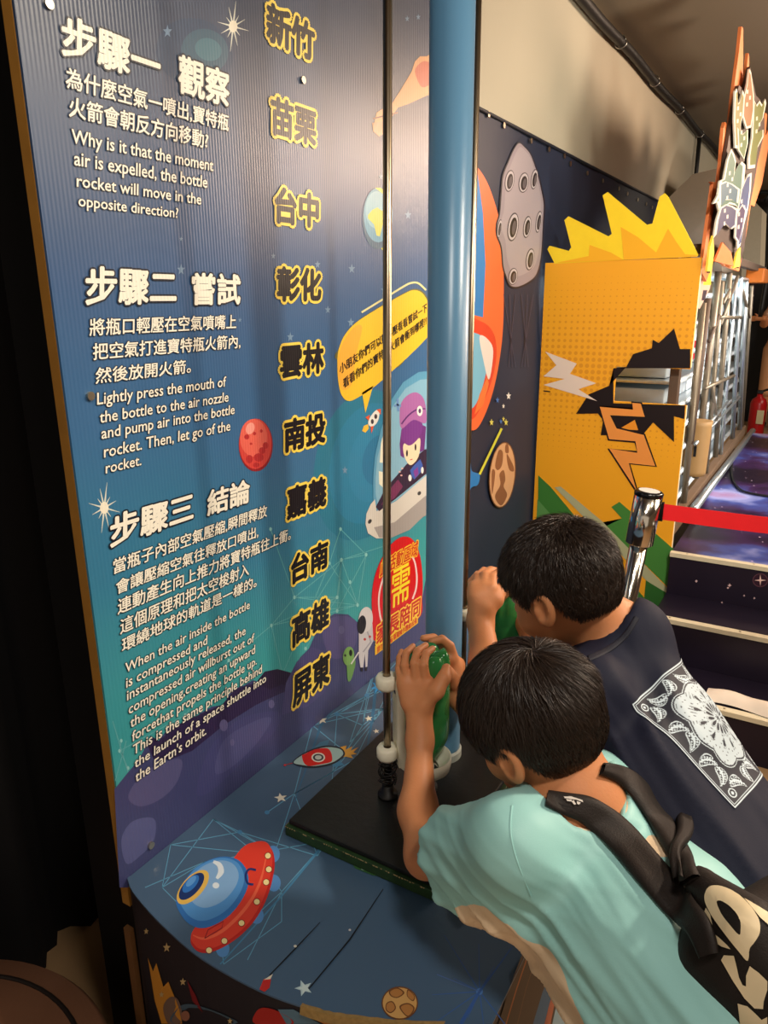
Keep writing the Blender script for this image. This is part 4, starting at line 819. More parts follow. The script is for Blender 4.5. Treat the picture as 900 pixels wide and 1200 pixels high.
# round padded bench at the lower left
c = np.array([-1.0, .255, 0]); rr = .32
bh = thing('round_bench', 'dark brown round padded bench at the lower left, beside the counter', 'bench', (c[0], c[1], 0))
lm_ = mat('brown_leather', (132, 90, 66), .5, var=.25, vscale=6, bump=.2, bscale=120)
V, Fc = lathe((c[0], c[1], 0), [(rr * .96, .24), (rr, .255), (rr * 1.01, .30), (rr, .345), (rr * .97, .36), (rr * .5, .368), (0.001, .37)], 72); obj('seat_pad', V, Fc, lm_, bh, True)
V, Fc = lathe((c[0], c[1], 0), [(rr * .93, .0), (rr * .93, .24)], 72); obj('bench_drum', V, Fc, mat('brown_veneer', (60, 40, 28), .6, var=.3, vscale=5), bh, True)
a = np.linspace(0, 2 * math.pi, 73); V, Fc = tube([(c[0] + rr * .86 * math.cos(t), c[1] + rr * .86 * math.sin(t), .3625) for t in a], .004, 6); obj('piping', V, Fc, mat('piping_dark', (24, 15, 11), .6), bh, True)
# ================================================================== SMOOTH-UNION BODIES (distance fields meshed with surface nets)
def cap_(a, b, r1, r2):
    a = np.array(a, float); b = np.array(b, float); ba = b - a; l2 = ba @ ba
    def f(P):
        pa = P - a; t = np.clip(pa @ ba / l2, 0, 1); q = pa - t[:, None] * ba
        return np.sqrt((q * q).sum(1)) - (r1 + (r2 - r1) * t)
    return f, np.minimum(a - r1, b - r2), np.maximum(a + r1, b + r2)
def ell_(c, rad, M=None):
    c = np.array(c, float); rad = np.array(rad, float); M = np.eye(3) if M is None else M
    def f(P):
        q = (P - c) @ M; k0 = np.sqrt(((q / rad) ** 2).sum(1)); k1 = np.sqrt(((q / rad ** 2) ** 2).sum(1)) + 1e-9
        return np.where(k0 < 1e-3, -min(rad), k0 * (k0 - 1) / k1)
    m = max(rad); return f, c - m, c + m
def rbox_(c, half, r, M=None):
    c = np.array(c, float); half = np.array(half, float) - r; M = np.eye(3) if M is None else M
    def f(P):
        q = np.abs((P - c) @ M) - half; return np.sqrt((np.maximum(q, 0) ** 2).sum(1)) + np.minimum(q.max(1), 0) - r
    m = np.linalg.norm(half) + r; return f, c - m, c + m
class Body:
    def __init__(s): s.P = []
    def add(s, prim, k=.02): s.P.append(('u', prim, k)); return s
    def sub(s, prim, k=.006): s.P.append(('s', prim, k)); return s
    def cut(s, p, n, k=.004):
        p = np.array(p, float); n = np.array(n, float); n /= np.linalg.norm(n)
        s.P.append(('s', ((lambda P: -((P - p) @ n)), None, None), k)); return s      # removes the side n points to
    def cap(s, a, b, r1, r2=None, k=.02): return s.add(cap_(a, b, r1, r2 if r2 is not None else r1), k)
    def ell(s, c, rad, k=.02, M=None): return s.add(ell_(c, rad, M), k)
    def ev(s, P, idx=None):
        d = np.full(len(P), 1e3)
        for i, (op, pr, k) in enumerate(s.P):
            if idx is not None and i not in idx: continue
            v = pr[0](P)
            if op == 'u': h = np.maximum(k - np.abs(d - v), 0) / k; d = np.minimum(d, v) - h * h * k * .25
            else: v = -v; h = np.maximum(k - np.abs(d - v), 0) / k; d = np.maximum(d, v) + h * h * k * .25
        return d
    def mesh(s, h=.004, B=12, disp=None):
        lo = np.min([p[1][1] for p in s.P if p[0] == 'u'], 0) - .03; hi = np.max([p[1][2] for p in s.P if p[0] == 'u'], 0) + .03
        N = np.ceil((hi - lo) / (h * B)).astype(int)
        I = np.stack(np.meshgrid(*[np.arange(n) for n in N], indexing='ij'), -1).reshape(-1, 3)
        C = lo + (I + .5) * h * B; hd = h * B * .87
        dist = s.ev(C); I = I[np.abs(dist) < hd * 1.35 + .012]
        g = np.arange(B + 1); G = np.stack(np.meshgrid(g, g, g, indexing='ij'), -1).reshape(-1, 3)
        S = np.array(N) * B + 3
        keyf = lambda ijk: (ijk[..., 0] * S[1] + ijk[..., 1]) * S[2] + ijk[..., 2]
        CK = []; CP = []; E = []
        for bi in I:
            base = bi * B; P = lo + (base + G) * h; cc = lo + (bi + .5) * h * B
            idx = set()
            vals = [(i, (pr[0](cc[None])[0] if op == 'u' else 0)) for i, (op, pr, k) in enumerate(s.P)]
            mn = min(v for i, v in vals if s.P[i][0] == 'u')
            for i, v in vals:
                if s.P[i][0] == 's' or v < mn + 2 * hd + .05: idx.add(i)
            D = s.ev(P, idx)
            if disp is not None: D = D + disp(P)
            D = D.reshape(B + 1, B + 1, B + 1); ins = D < 0
            if ins.all() or not ins.any(): continue
            c = np.zeros((B, B, B), int)
            for dx in (0, 1):
                for dy in (0, 1):
                    for dz in (0, 1): c += ins[dx:B + dx, dy:B + dy, dz:B + dz]
            act = np.argwhere((c > 0) & (c < 8))
            if len(act):
                sm = np.zeros((len(act), 3)); ct = np.zeros(len(act)); x, y, z = act.T
                corners = [(a, b, e) for a in (0, 1) for b in (0, 1) for e in (0, 1)]
                for ax in range(3):
                    for c0 in corners:
                        if c0[ax]: continue
                        c1 = list(c0); c1[ax] = 1
                        d0 = D[x + c0[0], y + c0[1], z + c0[2]]; d1 = D[x + c1[0], y + c1[1], z + c1[2]]
                        m = (d0 < 0) != (d1 < 0); t = np.where(m, d0 / np.where(m, d0 - d1, 1), 0)
                        p = np.tile(np.array(c0, float), (len(act), 1)); p[:, ax] += t
                        sm[m] += p[m]; ct += m
                CK.append(keyf(act + base)); CP.append(lo + (act + base + sm / ct[:, None]) * h)
            for ax in range(3):
                sl0 = [slice(0, B)] * 3; sl1 = [slice(0, B)] * 3; sl1[ax] = slice(1, B + 1)
                a = ins[tuple(sl0)]; b = ins[tuple(sl1)]; w_ = np.argwhere(a != b)
                if len(w_): E.append((ax, w_ + base, a[tuple(w_.T)]))
        CK = np.concatenate(CK); CP = np.concatenate(CP); o = np.argsort(CK); CK = CK[o]; CP = CP[o]
        Q = []
        for ax, e, fl in E:
            u, v = (ax + 1) % 3, (ax + 2) % 3; du = np.zeros(3, int); dv = np.zeros(3, int); du[u] = 1; dv[v] = 1
            ks = np.stack([keyf(e - du - dv), keyf(e - dv), keyf(e), keyf(e - du)], 1)
            ii_ = np.searchsorted(CK, ks); ii_ = np.minimum(ii_, len(CK) - 1); ok = (CK[ii_] == ks).all(1)
            q = ii_[ok]; f = fl[ok]; q = np.where(f[:, None], q, q[:, ::-1]); Q.append(q)
        return CP, np.concatenate(Q)
def smooth_verts(V, Fq, it=2, lam=.5):
    n = len(V); e = np.concatenate([Fq[:, [i, (i + 1) % 4]] for i in range(4)])
    for _ in range(it):
        acc = np.zeros((n, 3)); ct = np.zeros(n)
        for a, b in ((0, 1), (1, 0)):
            for k in range(3): acc[:, k] += np.bincount(e[:, a], V[e[:, b], k], n)
            ct += np.bincount(e[:, a], minlength=n)
        V = V + lam * (acc / np.maximum(ct, 1)[:, None] - V)
    return V
def vnormals(V, Fq):
    n = np.cross(V[Fq[:, 2]] - V[Fq[:, 0]], V[Fq[:, 3]] - V[Fq[:, 1]]); N = np.zeros_like(V)
    for i in range(4):
        for k in range(3): N[:, k] += np.bincount(Fq[:, i], n[:, k], len(V))
    return N / (np.linalg.norm(N, axis=1)[:, None] + 1e-12)
def qobj(name, V, Fq, mats, parent, mi=None): return obj(name, V, Fq.tolist(), mats, parent, True, mi)
def cnoise(P, s, seed=0):
    r = np.random.default_rng(seed); d = np.zeros(len(P))
    for i in range(6):
        k = r.normal(size=3) * s; d += np.sin(P @ k + r.uniform(0, 6.28))
    return d / 6
# ------------------------------------------------------------------ materials for people
skin = mat('skin', (204, 135, 90), .5, spec=.4, var=.05, vscale=40, sss=.12, bump=.12, bscale=260)
hairm = mat('dark_hair', (44, 31, 23), .45, spec=.45, var=.35, vscale=60)
scalpm = mat('scalp_hair', (26, 19, 15), .7, spec=.2, var=.3, vscale=90)
def headM(f, up=(0, 0, 1)):
    f = np.array(f, float); f /= np.linalg.norm(f); u = np.array(up, float); r = np.cross(f, u); r /= np.linalg.norm(r); u = np.cross(r, f)
    return np.stack([r, f, u], 1)          # columns: right, forward, up
def add_head(b, c, M, neck, s=1.0):
    L = lambda x, y, z: np.array(c) + M @ (np.array([x, y, z]) * s)
    b.ell(L(0, -.010, .022), np.array([.0715, .088, .074]) * s, .02, M)
    b.ell(L(0, .026, -.040), np.array([.054, .054, .060]) * s, .03, M)
    b.ell(L(0, .052, -.078), np.array([.024, .022, .018]) * s, .03, M)
    for sx in (-1, 1): b.ell(L(sx * .034, .048, -.040), np.array([.024, .022, .022]) * s, .02, M)
    b.cap(L(0, .078, -.006), L(0, .090, -.028), .006 * s, .0095 * s, .012)
    for sx in (-1, 1): b.ell(L(sx * .009, .086, -.031), np.array([.006, .006, .005]) * s, .006, M)
    for sx in (-1, 1): b.sub(ell_(L(sx * .030, .084, -.002), np.array([.014, .010, .009]) * s, M), .012)
    b.ell(L(0, .076, -.052), np.array([.019, .008, .005]) * s, .006, M); b.ell(L(0, .075, -.060), np.array([.016, .008, .006]) * s, .006, M)
    b.sub(cap_(L(-.016, .084, -.0555), L(.016, .084, -.0555), .0012 * s, .0012 * s), .003)
    for sx in (-1, 1):
        EM = M @ np.array(Matrix.Rotation(sx * .02, 3, 'Z')) @ np.array(Matrix.Rotation(.22, 3, 'X')); c0 = L(sx * .074, -.010, -.014)
        b.ell(c0 + EM @ np.array([sx * .004, 0, 0]) * s, np.array([.0085, .018, .029]) * s, .006, EM); b.ell(c0 + EM @ np.array([0, .004, -.020]) * s, np.array([.005, .009, .010]) * s, .006, EM)
        b.sub(ell_(c0 + EM @ np.array([sx * .0125, .003, .003]) * s, np.array([.0085, .0115, .0195]) * s, EM), .003)
        b.ell(c0 + EM @ np.array([sx * .006, .012, -.003]) * s, np.array([.004, .004, .006]) * s, .003, EM)
    b.cap(L(0, -.030, -.035), neck, .043 * s, .046 * s, .025)
def face_parts(c, M, parent, s=1.0):
    L = lambda x, y, z: np.array(c) + M @ (np.array([x, y, z]) * s)
    wm = mat('eye_white', (230, 226, 220), .2); im = mat('eye_iris', (30, 18, 12), .1)
    V = []; Fc = []; V2 = []; F2 = []
    for sx in (-1, 1):
        e = L(sx * .030, .0625, -.002); S = Body().ell(e, np.array([.0105, .0105, .0105]) * s, .001); a = S.mesh(.0016, 8); V, Fc = mesh_join([(V, Fc), (a[0], a[1].tolist())])
        S = Body().ell(L(sx * .029, .0680, -.003), np.array([.0055, .0055, .0055]) * s, .001); a = S.mesh(.0014, 8); V2, F2 = mesh_join([(V2, F2), (a[0], a[1].tolist())])
        t = tube([L(sx * .016, .080, .016), L(sx * .030, .081, .020), L(sx * .044, .070, .017)], [.0012, .0022, .001], 6); o = obj('eyebrow', t[0], t[1], hairm, parent, True)
    obj('eyes', V, Fc, wm, parent, True); obj('irises', V2, F2, im, parent, True)
def hair(c, M, parent, s, n, ltop, lside, lift, seed, whorl=(.0, -.055, .075), nape=-.052, fringe=.040, mess=.25, sweep=(0, 0)):
    r = np.random.default_rng(seed)
    c = np.array(c); HC = np.array([0, -.010, .018]); RAD = np.array([.0755, .092, .080])
    def zline(p):
        y = p[:, 1]; x = np.abs(p[:, 0])
        z = np.where(y > .045, fringe, np.where(y > .012, .004, np.where(y > -.030, .012 + 0 * y, nape)))
        # smooth sideburn / behind-ear / nape transitions
        z = np.interp(y, [-.09, -.045, -.034, -.022, -.004, .004, .016, .030, .050, .09], [nape, nape + .004, -.030, .004, .014, .004, -.012, .004, fringe - .012, fringe])
        return z
    # scalp cap
    b = Body(); b.add(ell_(HC, RAD * .985), .01); b.ell((0, .004, -.010), (.066, .066, .062), .03); b.ell((0, -.036, -.022), (.056, .050, .040), .03)
    V, Q = b.mesh(.0035, 12)
    keep = V[:, 2] > zline(V) ; Q = Q[keep[Q].all(1)]
    used = np.unique(Q); mp = -np.ones(len(V), int); mp[used] = np.arange(len(used)); V = V[used]; Q = mp[Q]
    N = vnormals(V, Q); V = V + N * (cnoise(V, 90, seed) * .0012)[:, None]
    Wd = lambda P: c + (P * s) @ M.T
    h = obj('hair', Wd(V), Q.tolist(), scalpm, parent, True)
    # strands rooted on the cap
    A_ = np.linalg.norm(np.cross(V[Q[:, 2]] - V[Q[:, 0]], V[Q[:, 3]] - V[Q[:, 1]]), axis=1); fi = r.choice(len(Q), n, p=A_ / A_.sum()); w4 = r.dirichlet((1, 1, 1, 1), n)
    R0 = (V[Q[fi]] * w4[:, :, None]).sum(1); N0 = (N[Q[fi]] * w4[:, :, None]).sum(1); N0 /= np.linalg.norm(N0, axis=1)[:, None]
    wh = np.array(whorl); away = R0 - wh; away -= N0 * (away * N0).sum(1)[:, None]; dw = np.linalg.norm(away, axis=1); away /= dw[:, None] + 1e-6
    swirl = np.cross(N0, away); away = away + swirl * np.exp(-dw / .05)[:, None] * .9 + r.normal(size=(n, 3)) * mess
    away[:, 0] += sweep[0]; away[:, 1] += sweep[1]
    away -= N0 * (away * N0).sum(1)[:, None]; away /= np.linalg.norm(away, axis=1)[:, None] + 1e-6
    hz = R0[:, 2]; k = np.clip((hz - (-.01)) / .06, 0, 1); Ls = (lside + (ltop - lside) * k) * r.uniform(.7, 1.15, n)
    lf = lift * r.uniform(.5, 1.4, n) * (.45 + .55 * k)
    steps = 4; pts = [R0]; d = away * np.cos(lf)[:, None] + N0 * np.sin(lf)[:, None]; p = R0.copy()
    for i in range(steps):
        p = p + d * (Ls / steps)[:, None]
        nn = (p - HC) / RAD ** 2; nn /= np.linalg.norm(nn, axis=1)[:, None]; ln = np.sqrt((((p - HC) / RAD) ** 2).sum(1))
        d = d - nn * ((d * nn).sum(1) * .55)[:, None]; d[:, 2] -= .06; d /= np.linalg.norm(d, axis=1)[:, None]
        pts.append(p.copy())
    W_ = .00075 * r.uniform(.7, 1.3, n); side = np.cross(N0, away); side /= np.linalg.norm(side, axis=1)[:, None] + 1e-6; tw = r.uniform(-1.1, 1.1, n)[:, None]; side = side * np.cos(tw) + N0 * np.sin(tw)
    VV = np.zeros((n, 2 * (steps + 1), 3))
    for i, p in enumerate(pts):
        wd = (W_ * (1 - .8 * (i / steps) ** 2))[:, None]; VV[:, 2 * i] = p - side * wd / 2; VV[:, 2 * i + 1] = p + side * wd / 2
    base = (np.arange(n) * 2 * (steps + 1))[:, None]; F_all = []
    for i in range(steps): F_all.append(base + np.array([[2 * i, 2 * i + 1, 2 * i + 3, 2 * i + 2]]))
    F_all = np.concatenate(F_all)
    o = obj('hair_strands', Wd(VV.reshape(-1, 3)), F_all.tolist(), hairm, h, True); tag(o, kind='stuff'); return h
def bvh(V, Q): return BVHTree.FromPolygons([tuple(v) for v in V], [tuple(map(int, q)) for q in Q])
def shoot(T, px, py, off=0):
    h = T.ray_cast(Vector(CAM), Vector(ray(px, py)))
    if h[0] is None: return None
    n = np.array(h[1]); n = n if n @ ray(px, py) < 0 else -n
    return np.array(h[0]) + n * off, n
def drape(T, pts, off, name, m, parent, step=6, sm=False, plane_off=None):
    """a flat transfer print laid on a curved surface"""
    if sm: pts = smooth_closed(pts, 5)
    bm = bmesh.new(); vs = [bm.verts.new((x, y, 0)) for x, y in pts]
    for t in tess(pts): 
        try: bm.faces.new([vs[i] for i in t])
        except ValueError: pass
    for _ in range(6):
        le = [e for e in bm.edges if e.calc_length() > step]
        if not le: break
        bmesh.ops.subdivide_edges(bm, edges=le, cuts=1); bmesh.ops.triangulate(bm, faces=bm.faces[:])
    bm.verts.index_update(); P = []; ok = []
    for v in bm.verts:
        s_ = shoot(T, v.co.x, v.co.y, off); ok.append(s_ is not None); P.append(s_[0] if s_ else np.zeros(3))
    Fc = [[v.index for v in f.verts] for f in bm.faces if all(ok[v.index] for v in f.verts)]; bm.free()
    if not Fc: return None
    us = sorted({i for f in Fc for i in f}); mp = {a: b for b, a in enumerate(us)}
    return obj(name, [P[i] for i in us], [[mp[i] for i in f] for f in Fc], m, parent, True)
def ribbon(T, cl, wd, off, th, name, m, parent, lift=None):
    """a webbing strap laid over a surface: centre line in view angles, real width and thickness"""
    cl = smooth_open(cl, 6); n = len(cl); wd = np.interp(np.linspace(0, 1, n), np.linspace(0, 1, len(wd)), wd) if isinstance(wd, (list, tuple)) else np.full(n, wd); R = []
    for i, p in enumerate(cl):
        d = np.array(cl[min(i + 1, n - 1)]) - np.array(cl[max(i - 1, 0)]); d /= np.linalg.norm(d); q = np.array([-d[1], d[0]])
        row = []
        for k in np.linspace(-1, 1, 7):
            s_ = shoot(T, p[0] + q[0] * k * wd[i] / 2, p[1] + q[1] * k * wd[i] / 2, 0)
            row.append(None if s_ is None else (s_[0], s_[1]))
        R.append(row)
    # fill misses from neighbours, then smooth
    C = np.full((n, 7, 3), np.nan); Nn = np.zeros((n, 3))
    for i in range(n):
        ns = [r[1] for r in R[i] if r is not None]
        Nn[i] = np.mean(ns, 0) if ns else (Nn[i - 1] if i else [0, 0, 1])
        for j in range(7):
            if R[i][j] is not None: C[i, j] = R[i][j][0]
    for i in range(n):
        good = [j for j in range(7) if not np.isnan(C[i, j, 0])]
        for j in range(7):
            if j not in good:
                if good:
                    g_ = min(good, key=lambda a: abs(a - j)); dd = np.linalg.norm(CAM - C[i, g_]); k = (j - g_) / 6 * wd[i] / F * dd
                    pdir = np.array(cl[min(i + 1, n - 1)]) - np.array(cl[max(i - 1, 0)]); pdir /= np.linalg.norm(pdir); C[i, j] = C[i, g_] + (R_ * -pdir[1] - U_ * pdir[0]) * k
                elif i: C[i, j] = C[i - 1, j]
    for _ in range(3):
        C[1:-1] = .25 * C[:-2] + .5 * C[1:-1] + .25 * C[2:]; Nn[1:-1] = .25 * Nn[:-2] + .5 * Nn[1:-1] + .25 * Nn[2:]
    Nn /= np.linalg.norm(Nn, axis=1)[:, None]
    V = []; Fc = []
    for i in range(n):
        for j in range(7): V.append(C[i, j] + Nn[i] * off)
        for j in range(7): V.append(C[i, j] + Nn[i] * (off + th * (1 if 0 < j < 6 else .5)))
    for i in range(n - 1):
        a = i * 14; b_ = a + 14
        for j in range(6): Fc += [[a + j, a + j + 1, b_ + j + 1, b_ + j], [a + 7 + j, b_ + 7 + j, b_ + 8 + j, a + 8 + j]]
        Fc += [[a, b_, b_ + 7, a + 7], [a + 6, a + 13, b_ + 13, b_ + 6]]
    Fc += [[0, 7, 8, 1]]
    return obj(name, V, Fc, m, parent, True), C, Nn
def chain(b, pts, rs, k=.0022):
    for i in range(len(pts) - 1): b.cap(pts[i], pts[i + 1], rs[i], rs[i + 1], k if i else k * 1.6)
def shoe(b, heel, d, s=1.0):
    d = np.array(d, float); heel = np.array(heel, float); b.cap(heel + [0, 0, .035], heel + d * .13 * s + [0, 0, .028], .036, .032, .02)
# ================================================================== FRONT BOY (aqua shirt)
LSH = W(606, 985, .86); RSH = W(722, 915, 1.03); CH = W(690, 1004, .95); MID = W(784, 1090, .84); HIP = W(890, 1215, .74)
HC1 = W(622, 840, .935); NB = W(676, 940, .91)
M1 = headM((-.80, .22, -.42), (.15, -.25, 1))
lat = (RSH - LSH) / np.linalg.norm(RSH - LSH)
pelv = np.array([.10, .56, .70]); foot0 = np.array([.12, .50, 0.0])
b = Body()
b.cap(CH - lat * .05, MID - lat * .04, .072, .070, .05); b.cap(CH + lat * .03, MID + lat * .015, .070, .062, .05)
b.cap(MID - lat * .02, HIP - lat * .02, .070, .072, .05); b.cap(HIP, pelv, .075, .10, .05)
b.cap(NB, CH, .055, .06, .05); b.cap(NB - [0, 0, .02], LSH, .04, .042, .04); b.cap(NB - [0, 0, .02], RSH, .04, .042, .04)
add_head(b, HC1, M1, NB, .98)
LEL = W(500, 1002, 1.06); LWR = W(492, 868, 1.195); REL = W(612, 905, 1.20); RWR = W(536, 816, 1.325)
b.cap(LSH, LEL, .037, .031, .03); b.cap(LEL, W(490, 950, 1.13), .030, .0285, .015); b.cap(W(490, 950, 1.13), LWR, .0285, .0195, .02)
b.cap(RSH, REL, .037, .031, .03); b.cap(REL, W(575, 862, 1.26), .030, .027, .015); b.cap(W(575, 862, 1.26), RWR, .027, .0190, .02)
# left hand: palm, four fingers over the bottle, thumb from the side of the palm
PD = 1.235
b.cap(LWR, W(483, 815, 1.210), .0185, .0150, .015); b.cap(LWR, W(498, 812, 1.210), .0185, .0150, .015); b.cap(W(476, 800, 1.210), W(500, 800, 1.205), .0125, .0130, .015)
b.cap(W(478, 822, 1.205), W(473, 799, 1.210), .013, .011, .012)
chain(b, [W(471, 800, 1.210), W(467.5, 784, 1.218), W(468, 771, 1.232), W(470.5, 763, 1.245)], [0.0076, 0.0064, 0.0057, 0.0048])
chain(b, [W(478, 797, 1.208), W(474, 779, 1.208), W(476, 765, 1.220), W(484, 757, 1.238)], [0.0082, 0.0071, 0.0064, 0.0053])
chain(b, [W(488, 796, 1.204), W(485.5, 777, 1.200), W(489, 763, 1.215), W(499, 756, 1.238)], [0.0086, 0.0074, 0.0067, 0.0057])
chain(b, [W(499, 797, 1.202), W(496.5, 779, 1.195), W(499, 766, 1.208), W(507, 760, 1.232)], [0.0086, 0.0074, 0.0067, 0.0057])
chain(b, [W(498, 824, 1.195), W(512, 810, 1.185), W(520, 795, 1.192), W(523, 783, 1.208)], [.0135, .0112, .0098, .0082], .010)
# right hand over the far side
b.cap(RWR, W(534, 785, 1.325), .0180, .0150, .015); b.cap(W(527, 772, 1.315), W(537, 778, 1.335), .0125, .0125, .012)
chain(b, [W(531, 770, 1.318), W(527, 757, 1.312), W(518, 749, 1.308), W(506, 752, 1.302)], [.0098, .0088, .0078, .0066])
chain(b, [W(524, 768, 1.320), W(519, 754, 1.325), W(508, 747, 1.322), W(496, 748, 1.312)], [.0095, .0084, .0075, .0064])
chain(b, [W(533, 775, 1.335), W(526, 760, 1.345), W(514, 753, 1.345), W(503, 756, 1.338)], [.0095, .0084, .0075, .0064])
chain(b, [W(536, 782, 1.345), W(530, 770, 1.355), W(520, 764, 1.355), W(512, 766, 1.350)], [.0088, .0076, .0068, .0056])
chain(b, [W(531, 800, 1.305), W(526, 790, 1.290), W(521, 783, 1.285), W(516, 779, 1.285)], [.012, .0104, .0092, .0078], .008)
# legs
lat2 = np.array([.5, .86, 0]); 
for sg_ in (-1, 1):
    hp = pelv + lat2 * .065 * sg_; kn = np.array([.10, .52, .38]) + lat2 * .08 * sg_; an = np.array([.17, .47, .07]) + lat2 * .09 * sg_
    b.cap(hp, kn, .070, .046, .04); b.cap(kn, an, .045, .028, .02); b.cap(an, an + [-.08, .02, -.04], .026, .022, .02)
V, Q = b.mesh(.0025, 12); V = smooth_verts(V, Q, 2, .4)
boy = thing('person', 'boy in aqua shirt wearing a black backpack, pressing down the nearer green bottle', 'person', (pelv[0] + .05, pelv[1], 0))
body = qobj('body', V, Q, skin, boy); face_parts(HC1, M1, boy, .98)
BODY1 = (V, Q)
hair(HC1, M1, boy, 1.02, 34000, .034, .013, .34, 11, whorl=(.008, -.050, .082), mess=.22, sweep=(0, .0), fringe=.032)
# finger nails
def nail(p, n, d, parent, r=.0042):
    d = d / np.linalg.norm(d); n = n - d * (n @ d); n /= np.linalg.norm(n); u = np.cross(n, d); P = [p + n * .0004]
    for i in range(12):
        a = 2 * math.pi * i / 12; P.append(p + u * r * math.cos(a) + d * r * 1.25 * math.sin(a) + n * (.0004 - .0012 * math.cos(a) ** 2))
    obj('fingernail', P, [[0, i + 1, (i + 1) % 12 + 1] for i in range(12)], mat('nail', (226, 176, 152), .25), parent, True)
# aqua shirt
sb = Body()
sb.cap(CH - lat * .055, MID - lat * .045, .087, .083, .05); sb.cap(CH + lat * .035, MID + lat * .018, .084, .076, .05)
sb.cap(MID - lat * .04, HIP - lat * .045, .083, .088, .05); sb.cap(MID + lat * .018, HIP + lat * .015, .076, .080, .05); sb.cap(HIP - lat * .03, pelv - lat * .03, .10, .112, .05); sb.cap(HIP + lat * .01, pelv + lat * .03, .085, .112, .05)
sb.cap(NB - [0, 0, .035], LSH - [0, 0, .004], .050, .051, .04); sb.cap(NB - [0, 0, .035], RSH - [0, 0, .004], .050, .051, .04)
sb.cap(NB - [0, 0, .025], CH, .068, .074, .04); sb.cap(NB - [0, 0, .02], (NB + RSH) / 2 - [0, 0, .01], .058, .056, .04)
SLV = LSH + (LEL - LSH) * .66
sb.cap(LSH, SLV + (LEL - LSH) * .08, .052, .056, .03); sb.cap(W(600, 1040, .90), W(548, 1030, .985), .045, .040, .04)
SRV = RSH + (REL - RSH) * .75; sb.cap(RSH, SRV + (REL - RSH) * .1, .052, .052, .03)
sb.cap(W(700, 1110, .86), W(745, 1200, .80), .06, .07, .05)
sb.cut(SLV, LEL - LSH); 
nk = ell_(NB + M1 @ np.array([0, -.015, .02]), (.056, .062, .05)); sb.sub(nk, .01)
sb.cut(pelv - [0, 0, .10], (0, 0, -1))
def foldfield(P, anchors):
    d = np.zeros(len(P))
    for a, dr, wl, amp, L in anchors:
        a = np.array(a); dr = np.array(dr, float); dr /= np.linalg.norm(dr); q = P - a; t = q @ dr; perp = q - t[:, None] * dr
        x = perp @ np.array([.3, .5, .81]) + .25 * perp @ np.array([.8, -.6, 0]); sn = np.sin(x * 2 * math.pi / wl + 2.0 * np.sin(t * 9) + 1.2 * np.sin(perp @ np.array([13, 5, 3]))); d += amp * (.45 * sn + .9 * np.maximum(sn, 0) ** 3 + .18 * np.sin(x * 4.6 * math.pi / wl + t * 25)) * np.exp(-(np.linalg.norm(perp, axis=1) / L) ** 2) * np.exp(-np.maximum(t - L * 2.2, 0) / L) * np.exp(-np.maximum(-t, 0) / (L * .4))
    return d
fold1 = [(LEL, MID - LEL, .028, .0085, .09), (W(565, 1050, .93), HIP - LSH, .026, .0075, .09), (CH, HIP - CH, .045, .0060, .12), (MID, HIP - MID, .036, .0060, .11)]
V, Q = sb.mesh(.0042, 12); V = smooth_verts(V, Q, 3, .5); N = vnormals(V, Q); V = V + N * foldfield(V, fold1)[:, None]; NSM = N
aq = mat('aqua_jersey', (158, 210, 206), .48, spec=.3, var=.05, vscale=14, bump=.06, bscale=700); tanm = mat('tan_mesh_panel', (204, 170, 132), .6, var=.08, vscale=60, bump=.25, bscale=420)
shirt = qobj('shirt', V, Q, aq, boy); SH1 = (V, Q); T1_ = bvh(V, Q)
# tan side panel: faces on the underside of the flank
axis = (HIP - CH) / np.linalg.norm(HIP - CH); cen = V[Q].mean(1); nrm = np.cross(V[Q[:, 2]] - V[Q[:, 0]], V[Q[:, 3]] - V[Q[:, 1]]); nrm /= np.linalg.norm(nrm, axis=1)[:, None] + 1e-12
camr = np.stack([(cen - CAM) @ R_, (cen - CAM) @ U_, (cen - CAM) @ F_], 1); PX = 450 + F * camr[:, 0] / camr[:, 2]; PYx = 600 - F * camr[:, 1] / camr[:, 2]
vd = CAM - (MID + CH) / 2; vd /= np.linalg.norm(vd); seg = LEL - LSH
vl = lat - axis * (lat @ axis); vl /= np.linalg.norm(vl); rad_ = (V - CH) - ((V - CH) @ axis)[:, None] * axis; tt = np.clip((V - LSH) @ seg / (seg @ seg), 0, 1)
sd_ = lambda x, w_: 1 / (1 + np.exp(-np.clip(x / w_, -30, 30)))
flank = sd_(.58 - NSM @ vd, .10) * sd_(-(rad_ @ vl) - .01, .01) * sd_(np.linalg.norm(V - (LSH + tt[:, None] * seg), axis=1) - .068, .006) * sd_((V - CH) @ axis + .05, .01) * sd_(np.linalg.norm(HIP - CH) + .01 - (V - CH) @ axis, .01)
for _ in range(6):
    e_ = np.concatenate([Q[:, [i, (i + 1) % 4]] for i in range(4)]); ac = np.bincount(e_[:, 0], flank[e_[:, 1]], len(V)) + np.bincount(e_[:, 1], flank[e_[:, 0]], len(V)); ct = np.bincount(e_[:, 0], minlength=len(V)) + np.bincount(e_[:, 1], minlength=len(V)); flank = .5 * flank + .5 * ac / np.maximum(ct, 1)
at_ = shirt.data.attributes.new('panel', 'FLOAT', 'POINT'); at_.data.foreach_set('value', flank.astype(np.float32))
nt = aq.node_tree; bs = nt.nodes['Principled BSDF']; at = nt.nodes.new('ShaderNodeAttribute'); at.attribute_name = 'panel'
st1 = mth(nt, 'GREATER_THAN', at.outputs['Fac'], .42); mxx = nd(nt, 'ShaderNodeMix', data_type='RGBA'); old = bs.inputs['Base Color'].links[0].from_socket
nt.links.new(old, mxx.inputs['A']); mxx.inputs['B'].default_value = (*lin((232, 204, 170)), 1); nt.links.new(st1, mxx.inputs['Factor']); nt.links.new(mxx.outputs['Result'], bs.inputs['Base Color'])
